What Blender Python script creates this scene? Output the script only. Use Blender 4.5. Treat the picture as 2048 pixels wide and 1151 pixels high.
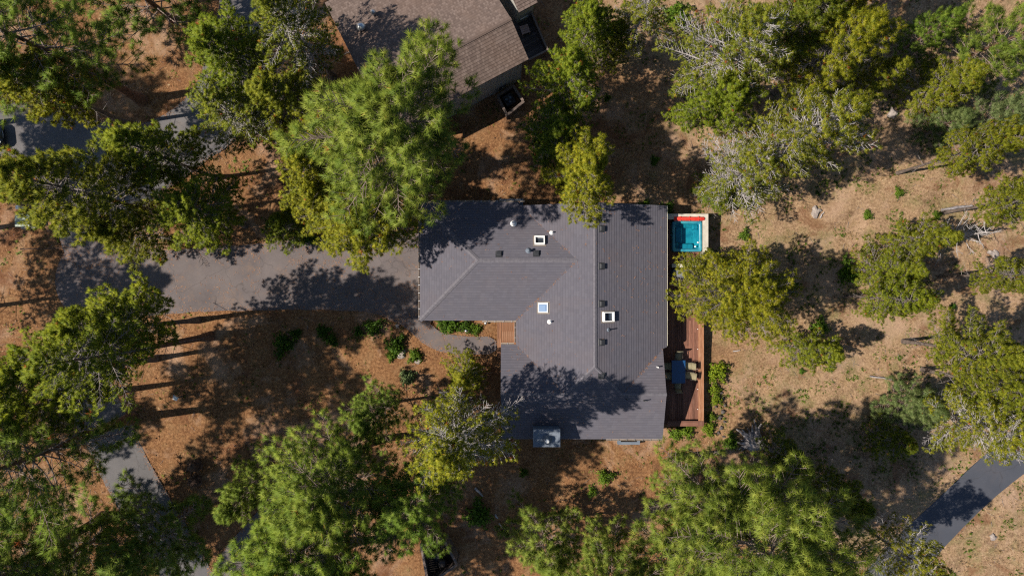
import bpy, math, random
import numpy as np
from mathutils import Vector
R = math.radians
random.seed(7)
for o in list(bpy.data.objects): bpy.data.objects.remove(o)
SC = bpy.context.scene
COL = SC.collection

# ------------------------------------------------------------------ camera
CAM_H, FPX = 51.0, 1384.0                      # metres above ground, focal length in photo pixels
cam = bpy.data.cameras.new('camera'); co = bpy.data.objects.new('camera', cam); COL.objects.link(co)
co.location = (0, 0, CAM_H); co.rotation_euler = (0, 0, 0)
cam.sensor_width = 36; cam.lens = 36*FPX/2048; cam.clip_start = 0.5; cam.clip_end = 6000
SC.camera = co
# ------------------------------------------------------------------ light
SUN_EL, SUN_AZ = 48.0, 8.0                     # shadows fall to +x and a little to +y
W = bpy.data.worlds.new('World'); SC.world = W; W.use_nodes = True
wn = W.node_tree.nodes; bg = wn['Background']
sky = wn.new('ShaderNodeTexSky'); sky.sky_type = 'NISHITA'; sky.sun_disc = False
sky.sun_elevation = R(SUN_EL); sky.sun_rotation = R(270-SUN_AZ)
sky.air_density = 1.0; sky.dust_density = 0.3
W.node_tree.links.new(sky.outputs[0], bg.inputs[0]); bg.inputs[1].default_value = 0.075
sun = bpy.data.lights.new('sun', 'SUN'); so = bpy.data.objects.new('sun', sun); COL.objects.link(so)
sun.energy = 5.0; sun.angle = R(0.53); sun.color = (1.0, 0.91, 0.78)
d = Vector((math.cos(R(SUN_AZ))*math.cos(R(SUN_EL)), math.sin(R(SUN_AZ))*math.cos(R(SUN_EL)), -math.sin(R(SUN_EL))))
so.rotation_euler = d.to_track_quat('-Z', 'Y').to_euler(); so.location = (-40, -6, 60)
vs = SC.view_settings; vs.view_transform = 'Standard'; vs.look = 'None'; vs.exposure = 0.62; vs.gamma = 1; vs.use_curve_mapping = False
SC.cycles.max_bounces = 6; SC.cycles.diffuse_bounces = 3; SC.cycles.transmission_bounces = 6
SC.cycles.use_denoising = False; SC.cycles.filter_width = 1.2; SC.cycles.sample_clamp_indirect = 4

# ------------------------------------------------------------------ helpers
def G(px, py, z=0.0):
    s = (CAM_H - z)/FPX
    return ((px-1024)*s, (575.5-py)*s)
def G3(px, py, z=0.0):
    x, y = G(px, py, z); return Vector((x, y, z))

def tag(o, label=None, cat=None, group=None, kind=None):
    if label: o['label'] = label
    if cat: o['category'] = cat
    if group: o['group'] = group
    if kind: o['kind'] = kind
    return o
def empty(name, loc=(0,0,0), rz=0, **k):
    o = bpy.data.objects.new(name, None); COL.objects.link(o); o.location = loc; o.rotation_euler[2] = rz
    o.empty_display_size = .2
    return tag(o, **k)
def link(name, me, parent=None, loc=(0,0,0), rz=0, **k):
    o = bpy.data.objects.new(name, me); COL.objects.link(o); o.location = loc; o.rotation_euler[2] = rz
    if parent: o.parent = parent
    return tag(o, **k)

class MB:
    def __init__(s): s.v = []; s.f = []; s.sm = []
    def add(s, vs_, fs, smooth=False):
        n = len(s.v); s.v += [tuple(p) for p in vs_]
        for f in fs: s.f.append([n+i for i in f]); s.sm.append(smooth)
        return s
    def box(s, x0, x1, y0, y1, z0, z1, rz=0, c=None):
        P = [(x, y, z) for z in (z0, z1) for x, y in ((x0,y0),(x1,y0),(x1,y1),(x0,y1))]
        if rz:
            cx, cy = c or ((x0+x1)/2, (y0+y1)/2); ca, sa = math.cos(rz), math.sin(rz)
            P = [(cx+(x-cx)*ca-(y-cy)*sa, cy+(x-cx)*sa+(y-cy)*ca, z) for x, y, z in P]
        return s.add(P, [(3,2,1,0),(4,5,6,7),(0,1,5,4),(1,2,6,5),(2,3,7,6),(3,0,4,7)])
    def bevbox(s, x0, x1, y0, y1, z0, z1, b=.01):
        P = [(x0,y0,z0),(x1,y0,z0),(x1,y1,z0),(x0,y1,z0),(x0,y0,z1-b),(x1,y0,z1-b),(x1,y1,z1-b),(x0,y1,z1-b),
             (x0+b,y0+b,z1),(x1-b,y0+b,z1),(x1-b,y1-b,z1),(x0+b,y1-b,z1)]
        return s.add(P, [(3,2,1,0),(0,1,5,4),(1,2,6,5),(2,3,7,6),(3,0,4,7),(4,5,9,8),(5,6,10,9),(6,7,11,10),(7,4,8,11),(8,9,10,11)])
    def prism(s, poly, z0, z1):
        n = len(poly); a = sum(poly[i][0]*poly[(i+1)%n][1]-poly[(i+1)%n][0]*poly[i][1] for i in range(n))
        if a < 0: poly = poly[::-1]
        s.add([(x,y,z0) for x,y in poly]+[(x,y,z1) for x,y in poly],
              [tuple(range(n,2*n)), tuple(range(n-1,-1,-1))]+[(i,(i+1)%n,n+(i+1)%n,n+i) for i in range(n)])
        return s
    def tube(s, pts, rad, n=8, cap=True, smooth=True):
        pts = [Vector(p) for p in pts]; rings = []
        if not hasattr(rad, '__len__'): rad = [rad]*len(pts)
        u = None
        for i, p in enumerate(pts):
            t = (pts[min(i+1,len(pts)-1)]-pts[max(i-1,0)]).normalized()
            if u is None: u = t.orthogonal().normalized()
            u = (u - t*u.dot(t)).normalized(); w = t.cross(u)
            rings.append([p+(u*math.cos(2*math.pi*k/n)+w*math.sin(2*math.pi*k/n))*rad[i] for k in range(n)])
        V = [p for r in rings for p in r]; F = []
        for i in range(len(pts)-1):
            for k in range(n): F.append((i*n+k, i*n+(k+1)%n, (i+1)*n+(k+1)%n, (i+1)*n+k))
        s.add(V, F, smooth)
        if cap: s.add(rings[0], [tuple(range(n-1,-1,-1))]); s.add(rings[-1], [tuple(range(n))])
        return s
    def lathe(s, prof, c=(0,0,0), n=16, smooth=True):
        V = []; F = []
        for r, z in prof: V += [(c[0]+r*math.cos(2*math.pi*k/n), c[1]+r*math.sin(2*math.pi*k/n), c[2]+z) for k in range(n)]
        m = len(prof)
        for i in range(m-1):
            for k in range(n): F.append((i*n+k, i*n+(k+1)%n, (i+1)*n+(k+1)%n, (i+1)*n+k))
        s.add(V, F, smooth); s.add(V[-n:], [tuple(range(n))]); s.add(V[:n], [tuple(range(n-1,-1,-1))])
        return s
    def loft(s, rings, smooth=True, caps=True):
        n = len(rings[0]); V = [p for r in rings for p in r]
        s.add(V, [(i*n+k, i*n+(k+1)%n, (i+1)*n+(k+1)%n, (i+1)*n+k) for i in range(len(rings)-1) for k in range(n)], smooth)
        if caps: s.add(rings[0], [tuple(range(n-1,-1,-1))]); s.add(rings[-1], [tuple(range(n))])
        return s
    def mesh(s, name, m):
        me = bpy.data.meshes.new(name); me.from_pydata(s.v, [], s.f)
        me.polygons.foreach_set('use_smooth', s.sm); me.materials.append(m); me.update(); return me
    def build(s, name, m, parent=None, **k): return link(name, s.mesh(name, m), parent, **k)

def fast_tris(name, V, F, m, tone=None, normals=None):
    me = bpy.data.meshes.new(name); nv, nf = len(V), len(F)
    me.vertices.add(nv); me.vertices.foreach_set('co', np.asarray(V, np.float32).ravel())
    k = F.shape[1]
    me.loops.add(nf*k); me.loops.foreach_set('vertex_index', F.astype(np.int32).ravel())
    me.polygons.add(nf); me.polygons.foreach_set('loop_start', np.arange(0, nf*k, k, dtype=np.int32))
    if tone is not None:
        a = me.attributes.new('tone', 'FLOAT', 'POINT'); a.data.foreach_set('value', np.asarray(tone, np.float32))
    me.materials.append(m); me.update(calc_edges=True)
    if normals is not None:
        me.polygons.foreach_set('use_smooth', np.ones(nf, bool)); me.normals_split_custom_set_from_vertices(np.asarray(normals, np.float32))
    return me

# ------------------------------------------------------------------ materials
class NT:
    def __init__(s, name):
        s.m = bpy.data.materials.new(name); s.m.use_nodes = True; s.t = s.m.node_tree
        s.p = s.t.nodes['Principled BSDF']; s.out = s.t.nodes['Material Output']
    def n(s, typ, **k):
        nd = s.t.nodes.new(typ)
        for a, b in k.items(): setattr(nd, a, b)
        return nd
    def l(s, a, b): s.t.links.new(a, b)
    def coord(s, which='Object'):
        if not hasattr(s, 'tc'): s.tc = s.n('ShaderNodeTexCoord')
        return s.tc.outputs[which]
    def noise(s, scale, detail=4, rough=.6, vec=None, dist=0):
        nd = s.n('ShaderNodeTexNoise'); nd.inputs['Scale'].default_value = scale; nd.inputs['Detail'].default_value = detail
        nd.inputs['Roughness'].default_value = rough; nd.inputs['Distortion'].default_value = dist
        s.l(vec or s.coord(), nd.inputs['Vector']); return nd.outputs['Fac']
    def ramp(s, fac, stops, interp='LINEAR'):
        nd = s.n('ShaderNodeValToRGB'); cr = nd.color_ramp; cr.interpolation = interp
        while len(cr.elements) < len(stops): cr.elements.new(.5)
        for e, (p, c) in zip(cr.elements, stops):
            e.position = p; e.color = (*c, 1) if len(c) == 3 else c
        s.l(fac, nd.inputs[0]); return nd.outputs[0]
    def mix(s, fac, a, b, mode='MIX'):
        nd = s.n('ShaderNodeMix', data_type='RGBA', blend_type=mode)
        for sock, val in ((nd.inputs[0], fac), (nd.inputs[6], a), (nd.inputs[7], b)):
            if hasattr(val, 'is_output'): s.l(val, sock)
            elif isinstance(val, (int, float)): sock.default_value = val
            else: sock.default_value = (*val, 1)
        return nd.outputs[2]
    def math(s, op, a, b=0.0, clamp=False):
        nd = s.n('ShaderNodeMath', operation=op, use_clamp=clamp)
        for sock, val in ((nd.inputs[0], a), (nd.inputs[1], b)):
            if hasattr(val, 'is_output'): s.l(val, sock)
            else: sock.default_value = val
        return nd.outputs[0]
    def bump(s, h, strength=.4, dist=.02):
        nd = s.n('ShaderNodeBump'); nd.inputs['Strength'].default_value = strength; nd.inputs['Distance'].default_value = dist
        s.l(h, nd.inputs['Height']); s.l(nd.outputs[0], s.p.inputs['Normal'])
    def fin(s, col=None, rough=.8, spec=.3, metal=0):
        if col is not None:
            if hasattr(col, 'is_output'): s.l(col, s.p.inputs['Base Color'])
            else: s.p.inputs['Base Color'].default_value = (*col, 1)
        s.p.inputs['Roughness'].default_value = rough; s.p.inputs['Specular IOR Level'].default_value = spec
        s.p.inputs['Metallic'].default_value = metal
        return s.m

def simple(name, c1, c2, scale=3, rough=.8, spec=.3, bump=0, bscale=40, metal=0, detail=5, lo=.35, hi=.65):
    t = NT(name); f = t.noise(scale, detail); c = t.ramp(f, [(lo, c1), (hi, c2)])
    if bump: t.bump(t.noise(bscale, 3), bump, .01)
    return t.fin(c, rough, spec, metal)

def mat_ground():
    t = NT('needle_and_dry_grass_ground')
    big = t.noise(.11, 4, .6); mid = t.noise(.7, 6, .7); fine = t.noise(6, 6, .75); vf = t.noise(24, 4, .7)
    orange = t.ramp(fine, [(.30, (.080,.036,.018)), (.44, (.17,.083,.038)), (.56, (.265,.137,.064)), (.74, (.40,.24,.125))])
    tan = t.ramp(fine, [(.30, (.12,.070,.046)), (.44, (.25,.160,.095)), (.58, (.38,.255,.155)), (.76, (.54,.41,.275))])
    sep = t.n('ShaderNodeSeparateXYZ'); t.l(t.coord(), sep.inputs[0])
    x = t.math('ADD', t.math('ADD', sep.outputs[0], t.math('MULTIPLY', sep.outputs[1], .35)), t.math('MULTIPLY', t.math('SUBTRACT', big, .5), 20))
    mr = t.n('ShaderNodeMapRange'); mr.inputs[1].default_value = 9; mr.inputs[2].default_value = 17; t.l(x, mr.inputs[0])
    c = t.mix(mr.outputs[0], orange, tan)
    # paler, yellower straw and darker humus patches
    c = t.mix(t.ramp(mid, [(.5, (0,0,0)), (.72, (.6,.6,.6))]), c, (.29,.19,.10))
    c = t.mix(t.ramp(mid, [(.28, (.75,.75,.75)), (.46, (0,0,0))]), c, (.075,.038,.022))
    g = t.noise(.45, 5, .7); gm = t.math('MULTIPLY', t.ramp(g, [(.50, (0,0,0)), (.62, (.85,.85,.85))]), t.math('MULTIPLY', mr.outputs[0], t.ramp(vf, [(.4,(0,0,0)),(.6,(1,1,1))])))
    c = t.mix(gm, c, (.13,.145,.05))
    c = t.mix(t.ramp(vf, [(.30, (.65,.65,.65)), (.42, (0,0,0))]), c, (.055,.028,.017))
    c = t.mix(t.ramp(vf, [(.62, (0,0,0)), (.75, (.5,.5,.5))]), c, (.46,.33,.23))
    pk = t.noise(.23, 5, .7, dist=.6); c = t.mix(t.ramp(pk, [(.52, (0,0,0)), (.64, (.6,.6,.6))]), c, (.40,.27,.19))
    rd = t.noise(.31, 6, .7, dist=.8); c = t.mix(t.ramp(rd, [(.36, (.6,.6,.6)), (.46, (0,0,0))]), c, (.15,.062,.032))
    c = t.mix(1.0, c, (.92,.92,.92), 'MULTIPLY')
    h = t.math('ADD', t.math('MULTIPLY', fine, .7), t.math('MULTIPLY', vf, .5)); t.bump(h, .9, .07)
    return t.fin(c, .95, .1)
def mat_asphalt(name, a, b, needle=.5):
    t = NT(name)
    big = t.noise(.35, 5, .65); fine = t.noise(45, 3, .7)
    c = t.ramp(big, [(.3, a), (.7, b)])
    c = t.mix(t.ramp(fine, [(.35, (.45,.45,.45)), (.5, (0,0,0))]), c, tuple(v*.45 for v in a))
    c = t.mix(t.ramp(fine, [(.58, (0,0,0)), (.72, (.45,.45,.45))]), c, tuple(min(1, v*2.0) for v in b))
    n = t.noise(.55, 6, .75, dist=.4); n2 = t.noise(9, 4, .7)
    c = t.mix(t.math('MULTIPLY', t.ramp(n, [(.52, (0,0,0)), (.75, (needle,)*3)]), t.ramp(n2, [(.42,(.25,.25,.25)),(.62,(1,1,1))])), c, (.27,.16,.09))
    # hairline cracks
    vo = t.n('ShaderNodeTexVoronoi', feature='DISTANCE_TO_EDGE'); vo.inputs['Scale'].default_value = .33
    wv = t.n('ShaderNodeVectorMath', operation='ADD'); nn = t.n('ShaderNodeTexNoise'); nn.inputs['Scale'].default_value = 1.1; nn.inputs['Detail'].default_value = 5
    t.l(t.coord(), nn.inputs['Vector']); t.l(t.coord(), wv.inputs[0]); t.l(nn.outputs['Color'], wv.inputs[1]); t.l(wv.outputs[0], vo.inputs['Vector'])
    c = t.mix(t.math('MULTIPLY', t.ramp(vo.outputs['Distance'], [(.0, (1,1,1)), (.009, (0,0,0))]), .45), c, (.035,.03,.03))
    t.bump(fine, .5, .008)
    return t.fin(c, .9, .25)
def mat_shingle(name, cols, bw=.33, bh=.19, rot=False):
    t = NT(name)
    uv = t.n('ShaderNodeUVMap'); uv.uv_map = 'UVMap'
    br = t.n('ShaderNodeTexBrick'); br.offset = .37; br.offset_frequency = 2
    br.inputs['Scale'].default_value = 1; br.inputs['Brick Width'].default_value = bw; br.inputs['Row Height'].default_value = bh
    br.inputs['Mortar Size'].default_value = .006; br.inputs['Mortar Smooth'].default_value = .2; br.inputs['Bias'].default_value = 0
    br.inputs['Color1'].default_value = (0,0,0,1); br.inputs['Color2'].default_value = (1,1,1,1); br.inputs['Mortar'].default_value = (.1,.1,.1,1)
    t.l(uv.outputs[0], br.inputs['Vector'])
    c = t.ramp(br.outputs['Color'], [(0, cols[0]), (.5, cols[1]), (1, cols[2])])
    w = t.noise(.5, 5, .65); c = t.mix(t.ramp(w, [(.35, (.35,)*3), (.6, (0,0,0))]), c, cols[3])
    bn = t.noise(.28, 6, .7, dist=.5); c = t.mix(t.math('MULTIPLY', t.ramp(bn, [(.46,(0,0,0)),(.66,(1,1,1))]), .38), c, tuple(a*b for a, b in zip(cols[1], (1.25,1.02,.82))))
    g = t.noise(70, 2, .6); c = t.mix(t.math('MULTIPLY', g, .35), c, tuple(v*1.9 for v in cols[2]))
    c = t.mix(t.math('MULTIPLY', t.ramp(t.noise(3.2, 6, .8), [(.6,(0,0,0)),(.72,(1,1,1))]), .12), c, (.25,.14,.09))
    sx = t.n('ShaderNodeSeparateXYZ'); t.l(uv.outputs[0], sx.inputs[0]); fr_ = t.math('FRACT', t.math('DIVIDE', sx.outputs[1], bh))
    c = t.mix(t.ramp(fr_, [(.62, (0,0,0)), (.82, (.26,.26,.26))]), c, tuple(v*.55 for v in cols[0]))  # shadow line below the next course, painted as a dark band
    t.bump(g, .5, .006)
    return t.fin(c, .9, .2)
def mat_foliage(name, stops, transl=.35, rough=.55):
    t = NT(name); at = t.n('ShaderNodeAttribute', attribute_name='tone')
    c = t.ramp(at.outputs['Fac'], stops)
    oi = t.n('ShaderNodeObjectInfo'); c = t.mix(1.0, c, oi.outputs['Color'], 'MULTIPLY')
    c = t.mix(t.math('GREATER_THAN', at.outputs['Fac'], 1.2), c, (.42,.11,.025))
    t.fin(c, rough, .25)
    tr = t.n('ShaderNodeBsdfTranslucent'); t.l(c, tr.inputs[0]); mx = t.n('ShaderNodeMixShader'); mx.inputs[0].default_value = transl
    t.l(t.p.outputs[0], mx.inputs[1]); t.l(tr.outputs[0], mx.inputs[2]); t.l(mx.outputs[0], t.out.inputs[0])
    return t.m
def mat_wood(name, a, b, c3, rough=.75):
    t = NT(name); mp = t.n('ShaderNodeMapping'); mp.inputs['Scale'].default_value = (9, .7, 9)
    t.l(t.coord(), mp.inputs[0]); oi = t.n('ShaderNodeObjectInfo')
    g = t.noise(2.2, 6, .7, vec=mp.outputs[0]); col = t.ramp(g, [(.3, a), (.5, b), (.72, c3)])
    v = t.math('ADD', t.math('MULTIPLY', oi.outputs['Random'], .7), .62)
    hsv = t.n('ShaderNodeHueSaturation'); t.l(v, hsv.inputs['Value']); t.l(col, hsv.inputs['Color'])
    w = t.noise(.8, 5, .7); col = t.mix(t.math('MULTIPLY', t.ramp(w, [(.5,(0,0,0)),(.7,(1,1,1))]), .4), hsv.outputs[0], c3)
    t.bump(g, .4, .006)
    return t.fin(col, rough, .3)

M = {}
M['ground'] = mat_ground()
M['drive'] = mat_asphalt('worn_grey_asphalt', (.090,.077,.080), (.145,.124,.124))
M['road'] = mat_asphalt('grey_road_asphalt', (.085,.082,.088), (.135,.128,.132), .25)
M['path'] = mat_asphalt('smooth_dark_path_asphalt', (.046,.051,.066), (.066,.070,.086), .08)
M['concrete'] = simple('pale_concrete', (.30,.27,.26), (.42,.38,.36), 2, .9, bump=.3)
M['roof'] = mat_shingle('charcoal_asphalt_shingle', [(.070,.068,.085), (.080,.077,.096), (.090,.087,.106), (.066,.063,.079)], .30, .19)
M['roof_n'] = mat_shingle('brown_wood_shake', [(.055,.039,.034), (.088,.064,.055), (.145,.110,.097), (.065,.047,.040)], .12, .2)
M['ridge'] = simple('ridge_shingle', (.095,.090,.108), (.125,.119,.138), 6, .9, bump=.4)
M['fascia'] = simple('grey_brown_fascia_paint', (.12,.10,.09), (.17,.145,.13), 2)
M['siding'] = simple('taupe_siding_paint', (.16,.145,.13), (.21,.19,.175), 1.5)
M['siding_n'] = simple('grey_green_board_siding', (.27,.265,.245), (.34,.33,.305), 1.2)
M['cream'] = simple('cream_metal', (.62,.58,.46), (.74,.70,.58), 3, .5)
M['gutter'] = simple('gutter_metal', (.20,.16,.13), (.30,.25,.21), 4, .5)
M['white'] = simple('white_paint', (.74,.74,.74), (.84,.84,.84), 4, .5)
M['black'] = simple('black_vent_plastic', (.022,.024,.028), (.04,.042,.048), 5, .45)
M['steel'] = simple('galvanised_steel', (.42,.44,.47), (.56,.58,.60), 4, .38, metal=.8)
M['slate'] = simple('blue_grey_painted_metal', (.115,.14,.18), (.145,.17,.21), 2.5, .6, .15)
M['glass_sky'] = NT('skylight_glass').fin((.03,.04,.055), .08, .5)
M['glass_blue'] = NT('pale_blue_skylight_dome').fin((.16,.24,.38), .6, .1)
M['dark_in'] = simple('dark_interior', (.02,.02,.022), (.03,.03,.032), 2)
M['deck'] = mat_wood('red_stained_deck_wood', (.10,.042,.028), (.165,.072,.048), (.25,.135,.10))
M['deck_e'] = mat_wood('orange_weathered_deck_wood', (.16,.068,.035), (.25,.115,.06), (.34,.20,.13))
M['deck_n'] = mat_wood('dark_grey_deck_wood', (.05,.04,.038), (.075,.06,.058), (.10,.085,.08))
M['fence'] = mat_wood('weathered_fence_wood', (.07,.05,.043), (.12,.09,.078), (.17,.135,.12))
M['cap'] = simple('pale_grey_wall_cap', (.38,.35,.30), (.50,.46,.40), 2.5, .7, bump=.2)
M['acrylic'] = simple('teal_spa_acrylic', (.018,.15,.23), (.05,.27,.34), 1.8, .3, .4)
M['red'] = simple('red_vinyl_cover', (.48,.03,.022), (.58,.06,.04), 3, .45)
M['tglass'] = NT('blue_table_glass').fin((.012,.055,.15), .08, .6)
M['dark_metal'] = simple('dark_bronze_metal', (.035,.03,.028), (.06,.052,.048), 5, .45, metal=.4)
M['sling'] = simple('olive_sling_fabric', (.20,.175,.11), (.27,.24,.155), 8, .85)
M['cover'] = simple('grey_blue_canvas_cover', (.10,.11,.13), (.16,.17,.195), 3, .8, bump=.3, bscale=12)
M['pinkwood'] = simple('pinkish_table_wood', (.30,.20,.17), (.38,.26,.22), 3)
M['rock'] = simple('grey_boulder', (.16,.135,.13), (.36,.31,.28), 2.2, .9, bump=.8, bscale=8)
M['rock_d'] = simple('dark_lava_rock', (.05,.042,.042), (.13,.11,.105), 3, .95, bump=1, bscale=14)
M['char'] = simple('charred_wood', (.035,.022,.017), (.12,.07,.048), 3, .9, bump=.8, bscale=18)
M['drift'] = simple('silver_grey_dead_wood', (.10,.09,.095), (.32,.29,.29), 4, .9, bump=.8, bscale=14)
M['bark_p'] = simple('reddish_pine_bark', (.07,.038,.026), (.17,.095,.065), 3.5, .95, bump=.8, bscale=9)
M['bark_l'] = simple('grey_brown_pine_bark', (.07,.055,.048), (.16,.125,.11), 4, .95, bump=.6, bscale=12)
M['twig'] = simple('pale_grey_twigs', (.13,.11,.105), (.27,.235,.225), 6, .9)
M['twig_w'] = simple('silver_dead_twigs', (.22,.20,.20), (.43,.40,.40), 6, .9)
M['twig_p'] = simple('brown_grey_branch_bark', (.12,.09,.08), (.26,.20,.175), 5, .9)
M['needle_p'] = mat_foliage('long_pine_needles', [(0, (.10,.16,.018)), (.5, (.20,.265,.03)), (1, (.32,.36,.055))], .48)
M['needle_l'] = mat_foliage('short_pine_needles', [(0, (.115,.155,.012)), (.5, (.235,.26,.015)), (1, (.38,.37,.025))], .5)
M['needle_y'] = mat_foliage('soft_grey_green_needles', [(0, (.105,.155,.045)), (.5, (.16,.205,.065)), (1, (.22,.25,.09))], .4)
M['leaf'] = mat_foliage('shrub_leaves', [(0, (.075,.14,.014)), (.5, (.14,.22,.02)), (1, (.23,.29,.03))], .4)
M['straw'] = mat_foliage('dry_straw', [(0, (.30,.19,.09)), (.5, (.42,.29,.15)), (1, (.56,.44,.27))], .25)
M['litter'] = mat_foliage('fallen_orange_needles', [(0, (.20,.085,.035)), (.5, (.34,.15,.06)), (1, (.46,.25,.12))], .1)
M['cone'] = simple('dark_pine_cone', (.03,.018,.013), (.075,.045,.03), 9)
M['carpaint'] = NT('black_car_paint').fin((.008,.010,.014), .12, .7)
M['tyre'] = simple('tyre_rubber', (.012,.012,.012), (.022,.022,.022), 5, .9)
M['xfmr'] = simple('faded_green_cabinet_paint', (.24,.29,.23), (.36,.40,.34), 2.2, .55)
def mat_water():
    t = NT('spa_water'); tr = t.n('ShaderNodeBsdfTransparent'); tr.inputs[0].default_value = (.42,.86,.90,1)
    gl = t.n('ShaderNodeBsdfGlossy'); gl.inputs['Roughness'].default_value = .04; fr_ = t.n('ShaderNodeFresnel'); fr_.inputs[0].default_value = 1.33
    b = t.n('ShaderNodeBump'); b.inputs['Strength'].default_value = .5; b.inputs['Distance'].default_value = .05; t.l(t.noise(5, 3, .55), b.inputs['Height']); t.l(b.outputs[0], gl.inputs['Normal']); t.l(b.outputs[0], fr_.inputs['Normal'])
    mx = t.n('ShaderNodeMixShader'); t.l(fr_.outputs[0], mx.inputs[0]); t.l(tr.outputs[0], mx.inputs[1]); t.l(gl.outputs[0], mx.inputs[2]); t.l(mx.outputs[0], t.out.inputs[0]); return t.m
M['water'] = mat_water()

# ------------------------------------------------------------------ ground and paving
def chaikin(P, n=2):
    for _ in range(n):
        Q = []
        for i in range(len(P)):
            a, b = P[i], P[(i+1)%len(P)]
            Q += [(a[0]*.75+b[0]*.25, a[1]*.75+b[1]*.25), (a[0]*.25+b[0]*.75, a[1]*.25+b[1]*.75)]
        P = Q
    return P
def rough_edge(P, amp, step=.35):
    Q = []
    for i in range(len(P)):
        a, b = P[i], P[(i+1)%len(P)]; L = math.dist(a, b); n = max(1, int(L/step))
        for k in range(n):
            t = k/n; Q.append((a[0]+(b[0]-a[0])*t+random.uniform(-amp, amp), a[1]+(b[1]-a[1])*t+random.uniform(-amp, amp)))
    return Q
PAVED = []
def paving(name, pts, m, z, sm=2, amp=.035):
    P = [G(*p) for p in pts]; P = chaikin(P, sm) if sm else P; P = rough_edge(P, amp); PAVED.append(P)
    return MB().prism(P, -.12, z).build(name, m, kind='structure')

def ground():
    a = np.arange(-48, 48.01, .4); far = np.array([52, 60, 75, 100, 150, 250, 450, 900, 1800, 3500.])
    xs = np.concatenate([-far[::-1], a, far]); b = np.arange(-30, 30.01, .4); ys = np.concatenate([-far[::-1], b, far])
    X, Y = np.meshgrid(xs, ys); rng = np.random.default_rng(3)
    Z = np.zeros_like(X)
    for _ in range(26):
        kx, ky = rng.normal(0, 1, 2); k = rng.uniform(.25, 3.2); p = rng.uniform(0, 6.28)
        Z += np.sin((kx*X+ky*Y)*k/math.hypot(kx, ky)+p)*.02/(.6+k*.35)
    Z = np.clip(Z*.8, -.09, .07)-.065
    V = np.stack([X, Y, Z], -1).reshape(-1, 3); ny, nx = X.shape
    i = (np.arange(ny-1)[:, None]*nx+np.arange(nx-1)).ravel()
    me = fast_tris('ground', V, np.stack([i, i+1, i+nx+1, i+nx], 1), M['ground'])
    me.polygons.foreach_set('use_smooth', [True]*len(me.polygons))
    link('ground', me, kind='structure')
ground()
paving('driveway', [(112,525),(160,466),(230,490),(330,502),(420,492),(520,488),(600,476),(660,470),(760,466),(870,462),(872,668),(800,650),(752,624),(640,618),(500,621),(400,622),(250,636),(150,640),(110,590)], M['drive'], .020)
paving('road', [(440,20),(412,110),(398,165),(352,218),(268,258),(190,240),(90,215),(-20,192),(-260,170),(-260,300),(-20,308),(60,322),(130,380),(110,470),(150,540),(230,520),(250,455),(300,402),(345,372),(410,322),(470,283),(520,200),(540,90),(560,0),(560,-80),(440,-80)], M['road'], .012)
paving('side_path', [(170,610),(110,660),(90,720),(100,770),(135,820),(170,880),(205,960),(250,1040),(300,1110),(340,1200),(450,1200),(400,1095),(360,1030),(312,950),(264,852),(226,772),(200,710),(190,660),(230,620)], M['road'], .006)
paving('entry_walkway', [(790,640),(815,632),(846,632),(858,646),(884,666),(935,673),(992,672),(994,708),(930,708),(882,704),(850,690),(822,664)], M['drive'], .024, 1, .01)
paving('lower_footpath', [(395,1200),(440,1105),(500,1040),(545,985),(575,950),(600,958),(585,1000),(545,1045),(500,1110),(470,1200)], M['drive'], .010, 1, .02)
paving('cycle_path', [(2120,778),(2048,838),(1955,922),(1872,1000),(1806,1060),(1740,1130),(1690,1200),(1800,1200),(1868,1116),(1905,1075),(1980,1000),(2048,946),(2120,890)], M['path'], .022, 1, .012)

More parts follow.
